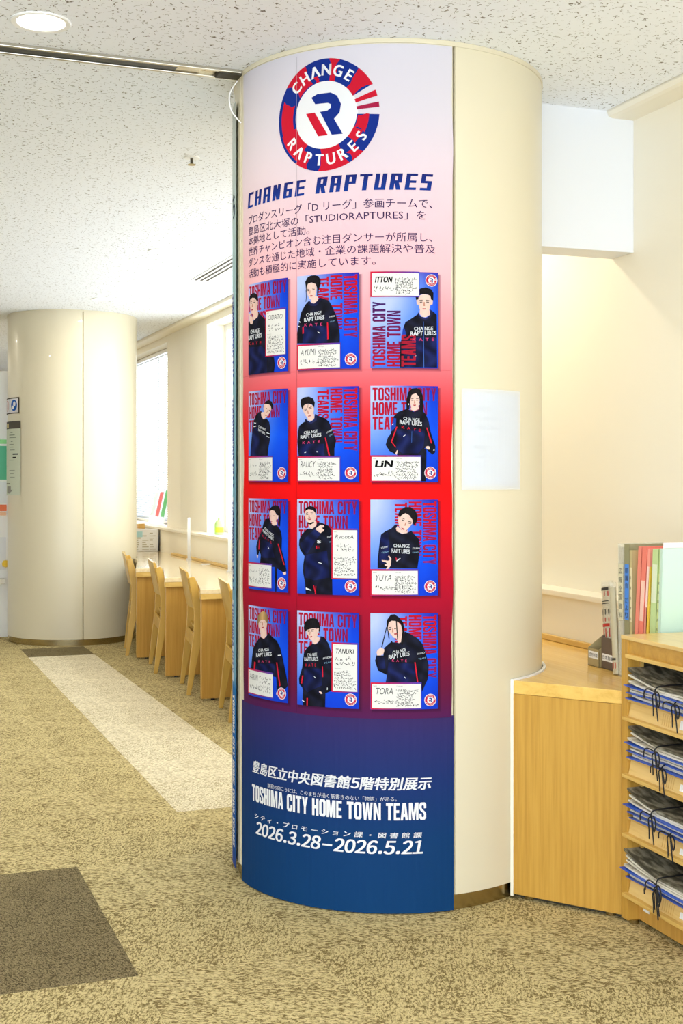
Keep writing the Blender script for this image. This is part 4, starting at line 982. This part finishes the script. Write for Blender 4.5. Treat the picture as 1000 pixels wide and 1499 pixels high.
def bundle(z0, ns, th, label, dx=0, fan=.0, over=0, cord=0, far=-.048, top=0):
    t = thing('newspaper_bundle', label, 'newspapers', (BX, BY, z0), ROT, 'bound newspaper bundles on the shelf unit')
    def slab(nm, x0, x1, y0, y1, zb, zt, m_, fa, smooth=False):
        P = []
        for i in range(13):
            y = y1+(y0-y1)*i/12; f = fa*max(0, 1-(y1-y)/.2)**1.5; wv = .0012*math.sin(y*23+zb*400)
            P.append([(x0+(x1-x0)*j/4, y, zb+f+wv+(.004 if j == 0 else 0)*0) for j in range(5)])
        return MB().grid(P, (0, 0, zt-zb)).build(nm, m_, t, smooth=False)
    slab('cover', -.012+dx, .33, -.62, far+.006, 0, .0028, M['bluecover'], fan*.15)
    z = .0032
    for k in range(ns):
        rn = random.Random(int(z0*1000)+k); f = fan*(k+1)/ns
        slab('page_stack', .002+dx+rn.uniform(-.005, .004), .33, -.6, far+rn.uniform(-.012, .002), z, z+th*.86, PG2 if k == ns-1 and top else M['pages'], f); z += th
    if cord:
        yc, xf = cord, -.018+dx
        c = MB().tube([(.25, yc+.02, z+.003), (.08, yc+.006, z+.004), (.0+dx, yc, z+.004), (xf, yc, z-.004), (xf-.002, yc, z*.5), (xf, yc-.002, -.003)], .0024)
        c.tube([(xf, yc, z*.4), (xf-.004, yc+.012, .0), (xf-.004, yc+.008, -.03), (xf-.002, yc+.01, -.062)], .0022)
        c.tube([(xf, yc, z*.4), (xf-.006, yc-.01, -.005), (xf-.006, yc-.014, -.03), (xf-.002, yc-.016, -.075)], .0022)
        c.tube([(xf-.002, yc, z*.5), (xf-.01, yc-.03, z*.6), (xf-.012, yc-.042, -.005), (xf-.01, yc-.03, -.03), (xf-.008, yc-.018, -.008), (xf-.002, yc, z*.45)], .0022)
        c.tube([(xf-.002, yc, z*.5), (xf-.01, yc+.03, z*.75), (xf-.012, yc+.046, z*.3), (xf-.01, yc+.05, -.012)], .0022)
        c.build('cord', M['cord'], t, smooth=True)
    return z
names = [('second shelf from the top', ), ]
SN = ['top shelf', 'second shelf', 'third shelf', 'lowest shelf']
Q = [[(2, .0085, .0, .012, -.05, 0), (2, .007, .0, 0, -.056, -.34), (3, .008, -.004, .036, -.046, -.24)],
     [(2, .0075, .0, .002, -.056, -.27), (3, .0065, .004, .004, -.048, 0), (3, .0075, -.002, .034, -.046, -.235)],
     [(2, .007, .004, .0, -.066, -.31), (2, .0065, .0, .002, -.06, 0), (3, .0075, -.006, .034, -.044, -.22)],
     [(2, .0085, .0, .0, -.05, -.235), (4, .0075, -.012, .036, -.036, -.26)]]
for (a, b_), qs, sn in zip(SH, Q, SN):
    z = a+.001
    for i, (ns, th, dx_, fan, far, co) in enumerate(qs):
        wh = 'bottom' if i == 0 else 'top' if i == len(qs)-1 else 'middle'
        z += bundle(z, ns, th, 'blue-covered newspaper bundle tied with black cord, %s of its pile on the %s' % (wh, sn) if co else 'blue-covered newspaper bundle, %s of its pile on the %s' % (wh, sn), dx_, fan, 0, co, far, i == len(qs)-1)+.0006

# ------------------------------------------------------------ file boxes, newspapers and folders on the counter
CT = .7575
def file_box(x, y0, y1, hf, hb, m_, label, txt, ink_):
    t = thing('file_box', label, 'file box', (x, (y0+y1)/2, CT), D2R(-3)); h = (y1-y0)/2; w_ = .003; D = .235
    for s in (-h, h-w_): MB().prism([(0, 0), (D, 0), (D, hb), (D*.8, hb), (.0, hf)], s, s+w_, 'y').build('side_wall', m_, t)
    MB().box(0, w_, -h, h, 0, hf).build('front_wall', m_, t); MB().box(D-w_, D, -h, h, 0, hb).build('back_wall', m_, t); MB().box(0, D, -h, h, 0, .003).build('bottom', m_, t)
    MB().box(-.0008, 0, -h*.82, h*.84, .03, .056).build('label_strip', M['white'], t)
    V, T, bb = glyphs(txt, .01); W_ = bb[1]-bb[0]; sc = h*1.5/W_
    me = MB(); me.v = [(-.0014, h*.75-(x_-bb[0])*sc, .036+(y_-bb[2])/(bb[3]-bb[2])*.014) for x_, y_ in V]; me.f = T; me.build('label_lettering', ink_, t)
INK = mat('black_ink', (40, 40, 40), .6)
file_box(2.572, 4.108, 4.192, .066, .2, mat('kraft_card', (172, 156, 112), .7), 'olive grey card file box on the corner counter, left of the dark one', '読売新聞', INK)
file_box(2.575, 4.008, 4.103, .116, .24, mat('dark_card', (104, 88, 76), .6), 'dark brown file box holding newspapers on the corner counter', '日本農業', INK)
def paper_roll(x, y, z, w_, d, h, m_, label, tilt, parts, prn=0):
    t = thing('sleeved_newspaper', label, 'newspaper', (x, y, z)); t.rotation_euler = (D2R(tilt), D2R(3), D2R(-3))
    P = []
    for i in range(9):
        v_ = i/8; P.append([(d*.5*math.sin(2*math.pi*j/12)*(1+.1*math.sin(v_*7+j)), w_*.5*math.cos(2*math.pi*j/12)*(1+.06*math.sin(v_*5)), h*v_) for j in range(13)])
    MB().grid(P).build('paper', m_, t, smooth=True)
    P = [[(d*.56*math.sin(2*math.pi*j/12), w_*.56*math.cos(2*math.pi*j/12), (h+.02)*i/8) for j in range(13)] for i in range(9)]
    MB().grid(P).build('plastic_sleeve', M['clear'], t, smooth=True)
    for zz, hh, c in parts:
        mb = MB(); r2 = random.Random(int(zz*1000))
        n_ = 3 if hh > .012 else 1
        for q in range(n_):
            a0 = math.pi*(1.22+.56*q/n_)+r2.uniform(0, .08); a1 = a0+.42/n_*1.1 if n_ > 1 else math.pi*1.78
            K = 5; ring = [[(d*.58*math.sin(a0+(a1-a0)*j/K), w_*.58*math.cos(a0+(a1-a0)*j/K), z_) for j in range(K+1)] for z_ in (zz, zz+hh)]
            mb.grid(ring)
        mb.build('print_block', mat('print_red' if c else 'print_black', (190, 50, 40) if c else (60, 56, 50), .6), t)
NP = mat('newspaper_stock', (214, 200, 170), .7); NC = mat('newspaper_cream', (208, 196, 158), .7)
paper_roll(2.597, 4.07, CT+.004, .06, .032, .30, NP, 'newspaper with red and black print standing in the dark file box', -10, [(.112, .032, 1), (.15, .012, 1), (.17, .014, 1), (.195, .02, 0), (.235, .003, 0), (.243, .003, 0), (.263, .018, 1), (.285, .01, 0)])
paper_roll(2.60, 4.026, CT+.004, .028, .02, .2, NP, 'thin folded newspaper with a red foot in the dark file box, right side', -5, [(.112, .02, 1), (.135, .01, 0), (.15, .01, 1)])
paper_roll(2.645, 3.985, CT+.001, .07, .04, .31, NC, 'cream newspaper in a plastic sleeve leaning behind the dark file box', -12, [])
paper_roll(2.54, 3.945, CT+.001, .03, .02, .31, NC, 'narrow sleeved newspaper with an orange foot beside the dark file box', -10, [(.02, .022, 1), (.05, .008, 0)])
def folder(yb0, yb1, h, lean, col, label, x0=2.53, dp=.27, txt=None, lab=None, lz=(.2, .4), m_=None, bulge=0):
    t = thing('upright_folder', label, 'folder', (x0, (yb0+yb1)/2, CT), 0, 'upright folders on the corner counter'); h2 = abs(yb1-yb0)/2*.94
    m_ = m_ or mat('folder_card', col, .45)
    def sk(mb): mb.v = [(x, y-lean*z/h, z) for x, y, z in mb.v]; return mb
    sk(MB().box(0, dp, -h2, -h2+.0015, 0, h)).build('cover', m_, t); sk(MB().box(0, dp, h2-.0015, h2, 0, h)).build('cover', m_, t)
    sk(MB().box(-.001, .0015, -h2, h2, 0, h)).build('spine', m_, t)
    if h2 > .006: sk(MB().box(.004, dp-.01, -h2+.002, h2-.002, .003, h-.01)).build('papers', M['pages'], t)
    if lab:
        sk(MB().box(-.002, -.001, -h2*.8, h2*.8, lz[0], lz[1])).build('spine_label', mat('label_paper', lab, .5), t)
        if txt:
            mb = MB(); n_ = len(txt); st = (lz[1]-lz[0]-.012)/n_; 
            for i, ch in enumerate(txt):
                if ch == ' ': continue
                V, T, bb = glyphs(ch, .008); s_ = min(st*.85, h2*1.25); o_ = len(mb.v); zc = lz[1]-.008-st*(i+1)+st*.1
                mb.v += [(-.0026, s_*.5-(x_-bb[0])/max(bb[1]-bb[0], .3)*s_, zc+(y_-bb[2])/max(bb[3]-bb[2], .3)*s_) for x_, y_ in V]; mb.f += [tuple(o_+q for q in f_) for f_ in T]
            sk(mb).build('spine_lettering', INK, t)
folder(3.918, 3.882, .47, 0, (214, 208, 170), 'clear file full of papers at the left end of the folder row', txt='広報全国資料', lab=(222, 216, 184), lz=(.2, .4), m_=M['clear'])
folder(3.878, 3.846, .47, 0, (150, 146, 112), 'grey folder with a blue spine label in the folder row', txt='都議会 だより', lab=(70, 140, 232), lz=(.205, .40))
folder(3.845, 3.829, .45, .0, (196, 180, 130), 'beige folder between the grey and the red ones', txt='区議会資料', lab=(226, 214, 176), lz=(.2, .39))
folder(3.827, 3.806, .466, .036, (242, 142, 124), 'thin red folder leaning, leftmost red one', lab=None)
folder(3.804, 3.776, .466, .038, (240, 128, 112), 'wide red folder leaning, with a narrow white label', lab=(248, 206, 190), lz=(.21, .35))
folder(3.774, 3.758, .462, .04, (246, 156, 140), 'pale red folder leaning, rightmost red one', lab=(250, 214, 206), lz=(.26, .40))
folder(3.756, 3.738, .40, .02, (240, 200, 70), 'orange-yellow folder squeezed between red and green ones')
folder(3.736, 3.701, .462, .03, (192, 216, 152), 'wide light green folder with a white label', lab=(222, 232, 204), lz=(.28, .41))
folder(3.699, 3.683, .464, .032, (180, 208, 132), 'narrow light green folder with lettering on its spine', txt='議会報告資料', lab=(206, 222, 150), lz=(.18, .38))
folder(3.681, 3.668, .466, .022, (196, 224, 208), 'mint green folder showing its cover at the right end of the row', x0=2.528, dp=.29)
t = thing('display_sheet', 'tall pale pink sheet standing behind the mint folder', 'sheet', (2.53, 3.69, CT)); MB().prism([(0, .05), (-.0228, .484), (-.0216, .484), (.0012, .05)], .01, .29, 'x').build('sheet', mat('pale_pink', (244, 226, 226), .5), t)
t.location = (2.53, 3.6818, CT)

# ------------------------------------------------------------ notice board far left
nb = thing('notice_board', 'white notice board at the left edge behind the background column', 'notice board', (.75, 12.2, 0))
MB().box(-.75, .56, -.02, .02, .0, 2.45).build('board', M['white'], nb, bev=.003)
MB().box(-.75, .52, -.14, -.02, .5, .545).build('shelf_ledge', M['alu'], nb)
MB().box(-.75, .54, -.03, -.02, .62, .92).build('lower_panel', M['wall_white'], nb)
MB().lathe([(0, .0), (.03, .012), (.035, .04), (.02, .065), (0, .07)], 16, c=(.535, -.045)).build('yellow_knob', mat('yellow_knob', (240, 200, 60), .4), nb, smooth=True).location = (0, 0, .64)
MB().box(-.75, .54, -.035, -.02, 1.12, 1.15).build('orange_rail', mat('rail_orange', (250, 200, 160), .5), nb)
for z0, z1, c, l in ((1.45, 1.76, (90, 190, 150), 'green poster'), (1.78, 1.82, (150, 226, 150), 'light green header strip'), (1.16, 1.22, (238, 120, 70), 'orange strip poster'), (1.23, 1.43, (232, 236, 240), 'white poster with small print')):
    o = MB().box(-.13, .13, -.002, .002, 0, z1-z0).build('poster', mat('poster_paper', c, .5), loc=(1.165, 12.177, z0)); tag(o, l+' on the white notice board at the left edge', 'poster')
